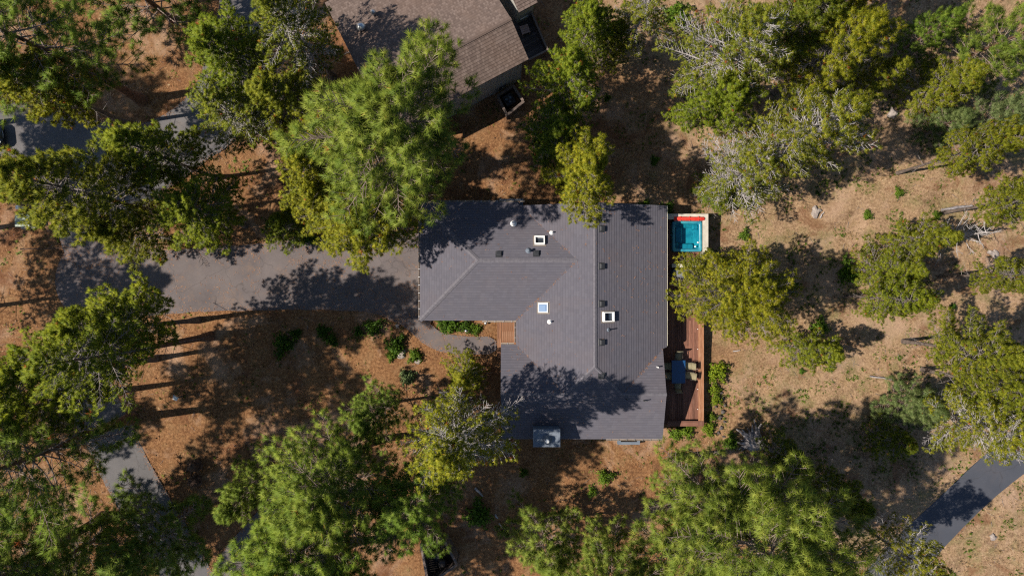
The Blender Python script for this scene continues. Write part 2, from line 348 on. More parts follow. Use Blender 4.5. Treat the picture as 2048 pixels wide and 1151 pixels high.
# ------------------------------------------------------------------ main house
def clip(poly, axis, lim, keep_ge):
    out = []
    for i in range(len(poly)):
        a, b = poly[i], poly[(i+1)%len(poly)]
        ia = (a[axis] >= lim-1e-9) if keep_ge else (a[axis] <= lim+1e-9); ib = (b[axis] >= lim-1e-9) if keep_ge else (b[axis] <= lim+1e-9)
        if ia: out.append(a)
        if ia != ib:
            t = (lim-a[axis])/(b[axis]-a[axis]); out.append(tuple(a[k]+(b[k]-a[k])*t for k in range(len(a))))
    return out
def roof_slope(parent, poly3, down, m, under, course=.19, thick=.16, polys=None, lift=.013):
    """poly3: planar outline (x,y,z); down: horizontal downhill unit vector. Slab plus overlapping shingle courses."""
    P = [Vector(p) for p in poly3]
    nrm = Vector((0,0,0))
    for i in range(len(P)): nrm += P[i].cross(P[(i+1)%len(P)])
    nrm.normalize()
    if nrm.z < 0: nrm = -nrm; P = P[::-1]
    n = len(P); low = [p-Vector((0,0,thick)) for p in P]
    slab = MB().add(P+low, [tuple(range(n)), tuple(range(2*n-1, n-1, -1))]+[((i+1)%n, i, n+i, n+(i+1)%n) for i in range(n)]).build('roof_slope', under, parent)
    dn = Vector((down[0], down[1], 0)); dv = (dn - nrm*dn.dot(nrm)).normalized(); du = nrm.cross(dv)
    if du.length < .5: du = Vector((-down[1], down[0], 0))
    o = P[0]; vmax = max((p-o).dot(dv) for p in P)
    me_v, me_f, uvs = [], [], []
    for poly in (polys or [poly3]):
        uv = [((Vector(p)-o).dot(du), vmax-(Vector(p)-o).dot(dv)) for p in poly]     # v up-slope from the eave
        v0 = min(q[1] for q in uv); v1 = max(q[1] for q in uv); k = int(v0/course)
        while k*course < v1-1e-4:
            a, b = k*course, (k+1)*course; k += 1
            s_ = clip(clip(uv, 1, a, True), 1, b, False)
            s_ = [q for j, q in enumerate(s_) if math.dist(q, s_[j-1]) > 1e-4]
            if len(s_) < 3: continue
            base = len(me_v); hts = [.003+lift*(1-(q[1]-a)/course) for q in s_]
            for q, h in zip(s_, hts): me_v.append(o+du*q[0]+dv*(vmax-q[1])+nrm*h)
            idx = list(range(base, base+len(s_))); A = sum(s_[j][0]*s_[(j+1)%len(s_)][1]-s_[(j+1)%len(s_)][0]*s_[j][1] for j in range(len(s_)))
            chk = (me_v[idx[1]]-me_v[idx[0]]).cross(me_v[idx[2]]-me_v[idx[1]])
            me_f.append(idx if chk.dot(nrm) > 0 else idx[::-1])
            bot = [q for q in s_ if q[1] < a+1e-4]
            if len(bot) >= 2:
                u0, u1 = min(q[0] for q in bot), max(q[0] for q in bot); base = len(me_v)
                for uu, hh in ((u0, .003+lift), (u1, .003+lift), (u1, 0), (u0, 0)): me_v.append(o+du*uu+dv*(vmax-a)+nrm*hh)
                me_f.append([base, base+1, base+2, base+3])
    me = bpy.data.meshes.new('shingles'); me.from_pydata([tuple(v) for v in me_v], [], me_f)
    ul = me.uv_layers.new(name='UVMap')
    co_ = [( (v-o).dot(du)+50, vmax-(v-o).dot(dv)+1e-3) for v in me_v]
    for lp in me.loops: ul.data[lp.index].uv = co_[lp.vertex_index]
    # keep each course's uv inside its own brick row
    for pl in me.polygons:
        cs = [co_[me.loops[li].vertex_index] for li in pl.loop_indices]; vm = sum(c[1] for c in cs)/len(cs); row = math.floor(vm/course)
        for li in pl.loop_indices:
            c = co_[me.loops[li].vertex_index]; ul.data[li].uv = (c[0]+row*3.71, min(max(c[1], row*course+.012), (row+1)*course-.012))
    me.materials.append(m); me.update(); link('shingles', me, slab, kind='stuff')
    return slab
def cap_strip(parent, a, b, w=.13, name='ridge_cap', m=None, pitch=.38):
    a, b = Vector(a), Vector(b); n = max(2, int((b-a).length/.26)); t = (b-a)/n; side = Vector((t.y, -t.x, 0)).normalized()
    mb = MB()
    for i in range(n):
        p, q = a+t*i, a+t*(i+1.04); h0, h1 = .040, .047
        dz = Vector((0,0,w*pitch*.85))
        V = [p+side*w-dz+Vector((0,0,h0)), p+Vector((0,0,h0+.012)), p-side*w-dz+Vector((0,0,h0)), q+side*w-dz+Vector((0,0,h1)), q+Vector((0,0,h1+.012)), q-side*w-dz+Vector((0,0,h1))]
        mb.add(V, [(0,1,4,3),(1,2,5,4),(3,4,5)])
    return mb.build(name, m or M['ridge'], parent)

EV, PT = 2.6, .38
H = empty('house', (0,0,0), label='long low house with charcoal shingle roof, skylights and hip roofed garage wing', cat='house')
mr_x, e_x, w_x = 5.56, 10.82, .29
zr = 4.6; gy = 1.865; gh = 4.135; gz = EV+PT*gh; gx0 = -6.43; gax = gx0+gh
gjx = mr_x-(zr-gz)/PT                                   # garage ridge meets main slope
wy, wh = -7.25, 3.3; wz = EV+PT*wh; wx0, wx1 = -.77, 10.53
wjw, wje = mr_x-(zr-wz)/PT, mr_x+(zr-wz)/PT
apex = (mr_x, wy-wh+(zr-EV)/PT, zr); ny = 5.75
def zW(x): return zr-PT*(mr_x-x)
def zE(x): return zr-PT*(x-mr_x)
def zGN(y): return gz-PT*abs(y-gy)
def zSW(y): return wz-PT*abs(y-wy)
vN = gjx-(ny-gy); vNy = ny
MW1 = [(mr_x,ny,zr),(vN,ny,zW(vN)),(gjx,gy,gz),(mr_x,gy,zr)]
vS = gjx-gh                                             # valley foot at garage south eave
MW2 = [(mr_x,gy,zr),(gjx,gy,gz),(vS,gy-gh,zW(vS)),(w_x,gy-gh-.001,zW(w_x)),(w_x,wy+wh,zW(w_x)),(wjw,wy,wz),apex]
MW = [MW1[0], MW1[1], MW1[2]] + MW2[2:]
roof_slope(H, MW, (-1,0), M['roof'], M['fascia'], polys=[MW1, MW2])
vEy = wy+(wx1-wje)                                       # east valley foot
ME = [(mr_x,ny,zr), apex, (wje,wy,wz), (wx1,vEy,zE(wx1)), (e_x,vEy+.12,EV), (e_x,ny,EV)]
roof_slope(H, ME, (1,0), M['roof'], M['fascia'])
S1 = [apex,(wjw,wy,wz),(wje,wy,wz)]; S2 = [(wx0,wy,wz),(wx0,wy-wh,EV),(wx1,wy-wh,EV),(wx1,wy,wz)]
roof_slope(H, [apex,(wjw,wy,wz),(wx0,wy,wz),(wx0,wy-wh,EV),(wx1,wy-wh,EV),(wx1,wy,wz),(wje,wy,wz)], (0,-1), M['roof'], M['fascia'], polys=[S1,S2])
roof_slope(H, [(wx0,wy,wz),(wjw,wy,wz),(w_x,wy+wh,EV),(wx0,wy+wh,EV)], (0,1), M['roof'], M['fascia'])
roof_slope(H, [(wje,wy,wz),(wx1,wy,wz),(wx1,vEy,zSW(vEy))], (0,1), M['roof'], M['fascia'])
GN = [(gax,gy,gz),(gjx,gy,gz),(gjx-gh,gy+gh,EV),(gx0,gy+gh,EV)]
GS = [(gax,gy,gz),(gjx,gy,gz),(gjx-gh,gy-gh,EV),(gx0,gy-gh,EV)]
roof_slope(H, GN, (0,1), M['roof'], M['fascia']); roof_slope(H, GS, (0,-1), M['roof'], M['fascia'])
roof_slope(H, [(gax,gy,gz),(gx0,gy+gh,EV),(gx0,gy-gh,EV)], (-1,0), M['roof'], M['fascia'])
cap_strip(H, (mr_x,apex[1],zr), (mr_x,ny,zr)); cap_strip(H, (gax,gy,gz), (gjx,gy,gz), .14)
for sgn in (1,-1):
    cap_strip(H, (gx0,gy+sgn*gh,EV), (gax,gy,gz), .15); cap_strip(H, (wjw if sgn>0 else wje,wy,wz), apex, .11)
cap_strip(H, (wx0,wy,wz), (wjw,wy,wz), .11); cap_strip(H, (wje,wy,wz), (wx1,wy,wz), .11)
# walls
IN = .55
for poly in ([(gx0+IN,gy-gh+IN),(w_x+IN,gy-gh+IN),(w_x+IN,gy+gh-IN),(gx0+IN,gy+gh-IN)],
             [(w_x+IN+.004,wy+IN),(e_x-IN,wy+IN),(e_x-IN,ny-.45),(w_x+IN+.004,ny-.45)],
             [(wx0+.4,wy-wh+IN),(wx1-.4,wy-wh+IN),(wx1-.4,wy+wh-IN),(wx0+.4,wy+wh-IN)]):
    MB().prism(poly, -.1, EV-.02).build('wall', M['siding'], H)
# gable infill
MB().add([(w_x+IN,ny-.45,EV-.03),(e_x-IN,ny-.45,EV-.03),(mr_x,ny-.45,zr-.2),(w_x+IN,ny-.55,EV-.03),(e_x-IN,ny-.55,EV-.03),(mr_x,ny-.55,zr-.2)], [(0,2,1),(3,4,5),(0,1,4,3),(1,2,5,4),(2,0,3,5)]).build('gable', M['siding'], H)
for gx in (wx0+.45, wx1-.45):
    MB().add([(gx-.05,wy-wh+IN,EV-.03),(gx-.05,wy+wh-IN,EV-.03),(gx-.05,wy,wz-.2),(gx+.05,wy-wh+IN,EV-.03),(gx+.05,wy+wh-IN,EV-.03),(gx+.05,wy,wz-.2)], [(0,1,2),(3,5,4),(0,3,4,1),(1,4,5,2),(2,5,3,0)]).build('gable', M['siding'], H)
gd = MB().box(gx0+IN-.05, gx0+IN-.003, gy-2.4, gy+2.4, .02, 2.15).build('garage_door', M['cream'], H)
for k in range(4): MB().box(gx0+IN-.075, gx0+IN-.051, gy-2.35, gy+2.35, .07+k*.53, .55+k*.53).build('panel', M['cream'], gd)
def wall_window(x0, x1, y0, y1, z0, z1, name='window'):
    w = MB().box(x0, x1, y0, y1, z0, z1).build(name, M['white'], H)
    if x1-x0 < y1-y0: MB().box(x0-.004, x1+.004, y0+.07, y1-.07, z0+.07, z1-.07).build('pane', M['glass_sky'], w)
    else: MB().box(x0+.07, x1-.07, y0-.004, y1+.004, z0+.07, z1-.07).build('pane', M['glass_sky'], w)
for yy in (3.0, .2, -2.6): wall_window(e_x-IN+.003, e_x-IN+.06, yy-.9, yy+.9, .6, 2.3, 'patio_door')
wall_window(wx1-.397, wx1-.34, -9.4, -6.6, .6, 2.2); wall_window(2.5, 4.2, ny-.447, ny-.39, .9, 2.1); wall_window(7, 8.7, ny-.447, ny-.39, .9, 2.1)
wall_window(-4, -2.4, gy-gh+IN-.06, gy-gh+IN-.003, 1.0, 2.1); wall_window(w_x+IN-.06, w_x+IN-.003, -3.5, -2.6, .3, 2.3, 'entry_door')
# gutters with hangers
def gutter(a, b, out, hang=True, w=.11, m='gutter', zz=EV):
    a, b, o_ = Vector((*a, zz)), Vector((*b, zz)), Vector((*out, 0)); mb = MB()
    pr = [(0.012,-.02),(0.012,-.12),(w,-.12),(w+.012,-.02),(w-.008,-.02),(w-.012,-.105),(.024,-.105),(.024,-.02)]
    mb.loft([[p+o_*q[0]+Vector((0,0,q[1])) for q in pr] for p in (a, b)], smooth=False)
    g = mb.build('gutter', M[m], H); L = (b-a).length; t = (b-a)/L
    if hang:
        n = int(L/.55)
        for i in range(n):
            p = a+t*(L*(i+.5)/n); c = [p-t*.012, p+t*.012]
            MB().add([c[0]+o_*.005+Vector((0,0,.012)), c[1]+o_*.005+Vector((0,0,.012)), c[1]+o_*(w+.02)+Vector((0,0,.004)), c[0]+o_*(w+.02)+Vector((0,0,.004)),
                      c[0]+o_*.005+Vector((0,0,-.004)), c[1]+o_*.005+Vector((0,0,-.004)), c[1]+o_*(w+.02)+Vector((0,0,-.012)), c[0]+o_*(w+.02)+Vector((0,0,-.012))],
                     [(3,2,1,0),(4,5,6,7),(0,1,5,4),(1,2,6,5),(2,3,7,6),(3,0,4,7)]).build('hanger', M['steel'], g)
    return g
gutter((gx0, gy-gh), (gx0, gy+gh), (-1,0)); gutter((gx0+.1, gy+gh), (.9, gy+gh), (0,1))
gutter((-2.1, gy-gh), (w_x-.02, gy-gh), (0,-1)); gutter((w_x, gy-gh-.14), (w_x, wy+wh+.14), (-1,0)); gutter((wx0, wy+wh), (w_x-.16, wy+wh), (0,1))
gutter((6.6, wy-wh), (wx1, wy-wh), (0,-1)); gutter((e_x, vEy+.2), (e_x, ny), (1,0), False, .05, 'cream')
# rooftop fittings: drawn in the tilted frame of their slope
def zroof(x, y):
    c = []
    if x <= gjx+.01 and abs(y-gy) <= gh and x >= gx0: c.append(min(zGN(y), EV+PT*(x-gx0)))
    if w_x <= x <= mr_x and y >= apex[1]-2: c.append(min(zW(x), EV+PT*(y-(wy-wh))))
    if x > mr_x: c.append(min(zE(x), EV+PT*(y-(wy-wh))))
    if abs(y-wy) <= wh and wx0 <= x <= wx1: c.append(zSW(y))
    return max(c)
def on_roof(px, py):
    z = 4.0
    for _ in range(6): x, y = G(px, py, z); z = zroof(x, y)
    return x, y, z
def slope_of(x, y):
    e = .02; return Vector((-(zroof(x+e,y)-zroof(x-e,y))/(2*e), -(zroof(x,y+e)-zroof(x,y-e))/(2*e), 1)).normalized()
def place_on_roof(root, px, py):
    x, y, z = on_roof(px, py); n = slope_of(x, y); root.location = (x, y, z)
    dn = Vector((n.x, n.y, 0)).normalized(); u = dn.cross(Vector((0,0,1))).normalized()
    yv = -(dn - n*dn.dot(n)).normalized(); xv = yv.cross(n)
    from mathutils import Matrix
    root.rotation_euler = Matrix((xv, yv, n)).transposed().to_euler(); root.parent = H
def roof_vent(px, py):
    v = MB().bevbox(-.24, .24, -.2, .24, .015, .028).build('roof_vent', M['black'])
    MB().loft([[(-.19,-.19,.03),(.19,-.19,.03),(.19,.17,.03),(-.19,.17,.03)],[(-.19,-.19,.13),(.19,-.19,.13),(.17,.15,.13),(-.17,.15,.13)],[(-.16,-.16,.165),(.16,-.16,.165),(.13,.1,.165),(-.13,.1,.165)]], False).build('hood', M['black'], v)
    place_on_roof(v, px, py); return v
for p in ((1203,457),(1203,532),(1203,607),(1203,684),(1203,751),(998,508),(1073,507)): roof_vent(*p)
def skylight(px, py, w, h, glass, curb=.2, lab=None):
    w, h = w/2, h/2
    s_ = MB().box(-w-.1, w+.1, -h-.12, h+.1, .012, .024).build('skylight', M['fascia']); b = .07
    fr = MB()
    fr.box(-w, w, -h, -h+b, .02, curb).box(-w, w, h-b, h, .02, curb).box(-w, -w+b, -h+b, h-b, .02, curb).box(w-b, w, -h+b, h-b, .02, curb)
    fr.build('frame', M['white'], s_)
    zt = curb-.03 if glass == 'glass_blue' else .05
    MB().box(-w+b+.002, w-b-.002, -h+b+.002, h-b-.002, zt-.02, zt).build('glass', M[glass], s_)
    if glass == 'glass_blue':
        MB().box(-w+b+.08, w-b-.08, -h+b+.08, h-b-.08, zt+.002, zt+.05).build('dome', M[glass], s_)
    else: MB().box(-w+b+.003, w-b-.003, -.02, .02, zt+.002, zt+.03).build('bar', M['dark_metal'], s_)
    place_on_roof(s_, px, py)
    if lab: s_['label'] = lab
skylight(1079, 482, .70, .60, 'glass_sky', .24, 'open skylight shaft on the garage roof'); skylight(1087, 615, .66, .72, 'glass_blue', .12, 'flat pale blue skylight'); skylight(1215, 633, .66, .80, 'glass_sky', .26, 'skylight east of the main ridge')
def vent_pipe(px, py, h=.35, r=.05, m='steel', flash=True, cap=False, bend=False):
    x, y, z = on_roof(px, py)
    p = MB(); p.tube([(0,0,-.05),(0,0,h)] if not bend else [(0,0,-.05),(0,0,h*.7),(.06,0,h*.95),(.22,.03,h)], r, 10)
    o = p.build('vent_pipe', M[m], H); o.location = (x, y, z)
    if flash: 
        f = MB().lathe([(r*3.1,.0),(r*3,.03),(r*1.3,.10),(r*1.05,.12)], n=12).build('flashing', M['white' if m == 'white' else 'slate'], o)
        n = slope_of(x, y); f.rotation_euler = n.to_track_quat('Z', 'Y').to_euler()
    if cap: MB().lathe([(r*1.0,h-.02),(r*1.7,h),(r*1.7,h+.05),(r*.6,h+.11)], n=12).build('cap', M[m], o)
vent_pipe(1027, 447, .5, .075, 'white', True, True); vent_pipe(1103, 465, .4, .05, 'white'); vent_pipe(1057, 501, .35, .07, 'slate', True, True)
vent_pipe(1099, 643, .42, .055, 'white'); vent_pipe(1217, 659, .45, .045, 'black'); vent_pipe(1314, 733, .4, .045, 'white', False)
vent_pipe(1252, 797, .5, .035, 'black', False); vent_pipe(1287, 800, .35, .035, 'black', False, False, True)
# chimney chase
ct = 4.35; ch = MB().box(1.45, 3.24, -10.69, -9.54, -.05, ct-.12).build('chimney', M['slate'], H)
MB().bevbox(1.42, 3.27, -10.72, -9.51, ct-.119, ct, .03).build('metal_cap', M['slate'], ch)
MB().lathe([(.34,ct),(.34,ct+.03),(.17,ct+.06),(.16,ct+.30),(.23,ct+.31),(.23,ct+.38),(.13,ct+.46),(.0,ct+.49)], (2.36,-10.22,0), 20).build('flue', M['slate'], ch)
MB().lathe([(.15,ct+.40),(.14,ct+.50),(.08,ct+.54),(.0,ct+.55)], (2.36,-10.22,0), 16).build('flue_cap', M['white'], ch)
# box bay on the north wall, window well on the south wall
bx0, by0 = G(1000,399,2.0); bx1, _ = G(1045,399,2.0)
bb = MB().box(bx0, bx1, gy+gh-IN, gy+gh+.22, 1.0, 2.1).build('box_bay', M['siding'], H); MB().bevbox(bx0-.05, bx1+.05, gy+gh-.3, gy+gh+.28, 2.101, 2.15).build('bay_roof', M['slate'], bb)
a0 = G(1236,880,.5); a1 = G(1280,888.5,.5)
ww = MB(); y_in = wy-wh+IN; ww.box(a0[0], a1[0], a1[1], a1[1]+.2, -.05, .5).box(a0[0], a0[0]+.2, a1[1]+.2, y_in, -.05, .5).box(a1[0]-.2, a1[0], a1[1]+.2, y_in, -.05, .5)
ww.build('window_well', M['slate'], H)

# ------------------------------------------------------------------ decks
def planks(parent, x0, x1, y0, y1, z, w, m, gap=.008, along='y', th=.035):
    n = max(1, round((x1-x0 if along == 'y' else y1-y0)/w)); 
    me = {}
    for i in range(n):
        if along == 'y':
            W_ = (x1-x0)/n; L = y1-y0; cuts = [0, L] if L < 4.5 else [0, L*random.choice((.33,.42,.5,.58,.66)), L]
            for a, b in zip(cuts, cuts[1:]):
                key = round(b-a-.006, 2)
                if key not in me: me[key] = MB().bevbox(-W_/2+gap/2, W_/2-gap/2, -key/2, key/2, -th, 0, .006).mesh('plank', m)
                link('plank', me[key], parent, (x0+W_*(i+.5), y0+(a+b)/2, z+random.uniform(-.002,.002)))
        else:
            W_ = (y1-y0)/n; L = x1-x0; key = ('x', round(L, 2))
            if key not in me: me[key] = MB().bevbox(-W_/2+gap/2, W_/2-gap/2, -L/2, L/2, -th, 0, .006).mesh('plank', m)
            link('plank', me[key], parent, ((x0+x1)/2, y0+W_*(i+.5), z+random.uniform(-.002,.002)), math.pi/2)
DZ = .5
dx0 = e_x-IN+.01; dx1, dyS = G(1408, 852, DZ+.42); _, dyN = G(1300, 428, DZ)
D = empty('deck', (0,0,0), label='long red stained plank deck with built-in edge bench east of the house', cat='deck')
dyi = -9.05; planks(D, dx0, dx1-.02, dyS+.05, 1.55, DZ, .14, M['deck'])
planks(D, dx0, dx1+.3, 1.56, dyN-.3, DZ, .14, M['deck'])
MB().box(dx0, dx1-.03, dyS+.06, 1.5, -.05, DZ-.04).build('skirt', M['fascia'], D)
MB().box(dx0, dx1+.28, 1.51, dyN-.4, -.05, DZ-.04).build('skirt', M['fascia'], D)
bw = .40; by_top = G(1400, 660, DZ+.4)[1]+3.0
be = empty('bench', (0,0,0)); be.parent = D
for k in range(3):
    MB().bevbox(dx1-bw+k*bw/3+.004, dx1-bw+(k+1)*bw/3-.004, dyS+bw*.99, by_top, DZ+.38, DZ+.42).build('board', M['deck_e'], be)
    MB().bevbox(-bw/6+.004, bw/6-.004, -(dx1-bw-11.25)/2, (dx1-bw-11.25)/2, DZ+.38, DZ+.42).build('board', M['deck'], be, loc=((dx1-bw+11.25)/2, dyS+bw*(k+.5)/3, 0), rz=math.pi/2)
MB().prism([(dx1-bw+.004,dyS),(dx1,dyS),(dx1,dyS+bw*.98),(dx1-bw+.004,dyS+bw*.98)], DZ+.379, DZ+.419).build('corner_board', M['deck'], be)
MB().box(dx1-.06, dx1-.01, dyS+.02, by_top, .02, DZ+.375).build('back_panel', M['deck'], be)
MB().box(11.3, dx1-.07, dyS+.02, dyS+.06, .02, DZ+.375).build('back_panel', M['deck'], be)
yy = dyS+1.2
while yy < by_top: MB().box(dx1-bw+.02, dx1-bw+.09, yy, yy+.07, DZ+.005, DZ+.375).build('leg', M['deck'], be); MB().lathe([(.03,.0),(.03,.04),(.0,.05)], (dx1-bw-.035, yy+.03, DZ+.36), 8).build('light', M['white'], be); yy += 1.45
# entry deck
ED = empty('entry_deck', (0,0,0), label='small orange-brown plank porch deck at the notch by the entry', cat='deck')
ex0, ey1 = G(994, 641, .3); ex1, ey0 = G(1040, 716, .3)
planks(ED, ex0+.33, w_x+IN-.07, wy+wh-IN, gy-gh+IN-.07, .32, .145, M['deck_e'])
planks(ED, ex0, ex0+.31, ey0, gy-gh+.02, .20, .155, M['deck_e'])
MB().box(ex0+.02, ex0+.325, ey0+.02, gy-gh, -.05, .16).build('step_riser', M['fascia'], ED)
MB().box(ex0+.34, w_x+IN-.08, wy+wh-IN+.02, gy-gh+IN-.08, -.05, .28).build('skirt', M['fascia'], ED)

# ------------------------------------------------------------------ spa, walls, furniture
def wall_screen(pts, z0, z1, w, label):
    o = empty('low_wall', (0,0,0), label=label, cat='wall'); body = MB(); 
    for k, (a, b) in enumerate(zip(pts, pts[1:])):
        a, b = Vector((*a,0)), Vector((*b,0)); t = (b-a).normalized(); s_ = Vector((-t.y, t.x, 0))
        for nm, ww_, za, zb, m in (('wall', w*.36, z0, z1-.05, 'siding'), ('cap', w*.5, z1-.049, z1, 'cap')):
            e0 = -(w*.5 if nm == 'cap' else w*.36) if k == 0 else (w*.5 if nm == 'cap' else w*.36)+.002; e1 = w*.5 if nm == 'cap' else w*.36
            P = [a+s_*ww_+t*e0, a-s_*ww_+t*e0, b-s_*ww_+t*e1, b+s_*ww_+t*e1]
            MB().prism([(p.x, p.y) for p in P], za, zb).build(nm, M[m], o)
    return o
zc = 1.42
cN = G(1334, 433, zc); cE = G(1411, 433, zc); cS = G(1411, 531, zc); cW = G(1347, 531, zc)
wall_screen([(e_x-.35, cN[1]), (cE[0], cN[1]), (cE[0], cS[1]+.45)], -.05, zc, .40, 'pale capped low wall around two sides of the hot tub')
wall_screen([(cW[0]+.02, cW[1]), (cE[0]+.12, cW[1])], .05, zc, .26, 'short pale capped wall south of the hot tub, half under the pine')
ht = 1.15; t0 = G(1345, 503, ht); t1 = G(1404, 441, ht); tw, th_ = t1[0]-t0[0], t1[1]-t0[1]
T = empty('hot_tub', ((t0[0]+t1[0])/2, (t0[1]+t1[1])/2, DZ+.002), label='square teal hot tub full of blue-green water beside the roof edge', cat='hot tub')
def rrect(w, h, r, z, n=5):
    P = []
    for cx, cy, a0 in ((w/2-r,h/2-r,0),(-w/2+r,h/2-r,90),(-w/2+r,-h/2+r,180),(w/2-r,-h/2+r,270)):
        for k in range(n+1):
            a = R(a0+90*k/n); P.append((cx+r*math.cos(a), cy+r*math.sin(a), z))
    return P
hz = ht-DZ
MB().loft([rrect(tw,th_,.16,0), rrect(tw,th_,.16,hz-.06), rrect(tw-.02,th_-.02,.16,hz-.01), rrect(tw-.08,th_-.08,.15,hz), rrect(tw-.34,th_-.34,.16,hz-.01), rrect(tw-.40,th_-.40,.16,hz-.06), rrect(tw-.44,th_-.44,.16,.36), rrect(tw-.95,th_-.95,.16,.33), rrect(tw-1.0,th_-1.0,.16,.09)]).build('shell', M['acrylic'], T)
for cx, cy, sx, sy in ((-.55,.1,.45,1.1),(.0,-.68,1.0,.4),(.62,.62,.42,.36)): # moulded seats
    MB().loft([rrect(sx,sy,.1,.10), rrect(sx,sy,.1,.42), rrect(sx-.12,sy-.12,.08,.46)]).build('seat', M['acrylic'], T, loc=(cx*tw/2.1, cy*th_/2.1, 0))
for cx, cy in ((.60,-.74),(.80,-.45)): MB().lathe([(.055,hz-.06),(.06,hz+.008),(.03,hz+.02),(0,hz+.022)], (cx*tw/2.2, cy*th_/2.2, 0), 12).build('control', M['white'], T)
wv = MB(); nW = 22; ww2, wh2 = tw-.405, th_-.405
wv.add([(ww2*(i/nW-.5), wh2*(j/nW-.5), hz-.10+.008*math.sin(i*1.7+j*.9)*math.cos(j*1.3-i*.4)) for j in range(nW+1) for i in range(nW+1)], [(j*(nW+1)+i, j*(nW+1)+i+1, (j+1)*(nW+1)+i+1, (j+1)*(nW+1)+i) for j in range(nW) for i in range(nW)], True)
wv.build('water', M['water'], T)
# folded red cover resting on its lifter along the north rim
c0 = G(1348, 437, zc+.05); c1 = G(1409, 437, zc+.05)
CV = empty('spa_cover', ((c0[0]+c1[0])/2, c0[1], ht+.03), label='folded bright red vinyl spa cover along the north rim of the hot tub', cat='cover')
cl = (c1[0]-c0[0])/2
MB().loft([[(x, .16*s_*math.cos(a)+.01*math.sin(x*9), .19+.19*s_*math.sin(a)) for a in [i*math.pi/6 for i in range(12)]] for x, s_ in ((-cl,.82),(-cl+.06,.97),(-cl*.5,1.0),(0,.97),(cl*.5,1.0),(cl-.06,.96),(cl,.8))]).build('folded_panel', M['red'], CV)
MB().tube([(-cl+.1,-.17,.2),(cl-.1,-.165,.2)], .018, 8).build('lifter_bar', M['steel'], CV)
for k in (-.6,0,.6): MB().box(cl*k-.025, cl*k+.025, -.165, .165, .365, .385).build('strap', M['red'], CV)
# grill under a cover
g0 = G(1361, 546, 1.5); GR = empty('covered_grill', (g0[0], g0[1], DZ+.003), label='grey canvas covered barbecue grill tucked beside the short wall', cat='grill')
MB().loft([rrect(1.05,.62,.08,0), rrect(1.0,.58,.1,.75), rrect(.95,.60,.12,.95), rrect(.86,.5,.16,1.08), rrect(.5,.26,.1,1.13)]).build('cover', M['cover'], GR)
MB().tube([(-.42,-.3,.72),(-.42,-.35,.74),(.42,-.35,.74),(.42,-.3,.72)], .016, 8).build('handle', M['steel'], GR)
def patio_chair(x, y, rz, label, z=DZ+.003, mat='sling', group='sling chairs around the blue table'):
    c = empty('patio_chair', (x, y, z), rz, label=label, cat='chair', group=group)
    MB().loft([[(-.25,-.24,.40),(.25,-.24,.40),(.25,-.24,.425),(-.25,-.24,.425)],[(-.25,0,.385),(.25,0,.385),(.25,0,.41),(-.25,0,.41)],[(-.24,.22,.40),(.24,.22,.40),(.24,.22,.425),(-.24,.22,.425)]]).build('seat', M[mat], c)
    MB().loft([[(-.24,.235,.43),(.24,.235,.43),(.24,.26,.43),(-.24,.26,.43)],[(-.24,.33,.72),(.24,.33,.72),(.24,.355,.72),(-.24,.355,.72)],[(-.23,.42,.98),(.23,.42,.98),(.23,.445,.97),(-.23,.445,.97)]]).build('backrest', M[mat], c)
    for s_ in (-1, 1):
        MB().tube([(.28*s_,-.26,.01),(.28*s_,-.25,.62)], .016, 6).build('leg', M['dark_metal'], c); MB().tube([(.28*s_,.32,.01),(.28*s_,.24,.62)], .016, 6).build('leg', M['dark_metal'], c)
        MB().tube([(.28*s_,-.27,.625),(.28*s_,0,.645),(.28*s_,.26,.62),(.27*s_,.43,.96)], .02, 6).build('armrest', M['dark_metal'], c)
    return c
tz = DZ+.74; p0 = G(1343.5, 766, tz); p1 = G(1371, 720, tz); tcx, tcy = (p0[0]+p1[0])/2, (p0[1]+p1[1])/2
TB = empty('patio_table', (tcx, tcy, DZ+.003), label='rectangular table with a deep blue glass top on the red deck', cat='table')
hw, hh = (p1[0]-p0[0])/2, (p1[1]-p0[1])/2
MB().bevbox(-hw+.03, hw-.03, -hh+.03, hh-.03, .716, .728, .004).build('glass_top', M['tglass'], TB)
fr = MB(); fr.bevbox(-hw,hw,-hh,-hh+.04,.70,.735).bevbox(-hw,hw,hh-.04,hh,.70,.735).bevbox(-hw,-hw+.04,-hh+.042,hh-.042,.70,.735).bevbox(hw-.04,hw,-hh+.042,hh-.042,.70,.735); fr.build('rim', M['tglass'], TB)
for sx in (-1,1):
    for sy in (-1,1): MB().tube([(sx*(hw-.06), sy*(hh-.06), 0),(sx*(hw-.07), sy*(hh-.07), .70)], .025, 8).build('leg', M['dark_metal'], TB)
patio_chair(tcx+.05, tcy+hh+.22, 0, 'olive sling chair at the north end of the blue table')
patio_chair(tcx, tcy-hh-.22, math.pi, 'olive sling chair in shade at the south end of the blue table')
patio_chair(tcx+hw+.26, tcy+.38, -math.pi/2, 'sunlit olive sling chair on the east side of the blue table, nearer the north end')
patio_chair(tcx+hw+.30, tcy-.30, -math.pi/2-.12, 'olive sling chair on the east side of the blue table, nearer the south end')
patio_chair(tcx-hw-.20, tcy+.36, math.pi/2, 'shaded sling chair between house and blue table, nearer the north end')
patio_chair(tcx-hw-.20, tcy-.32, math.pi/2, 'shaded sling chair between house and blue table, nearer the south end')
lx, ly = G(1347, 592, .9); patio_chair(lx+.1, ly, math.pi/2+.4, 'grey lounge chair alone on the deck under the roof edge', mat='cover', group='seats on the deck')

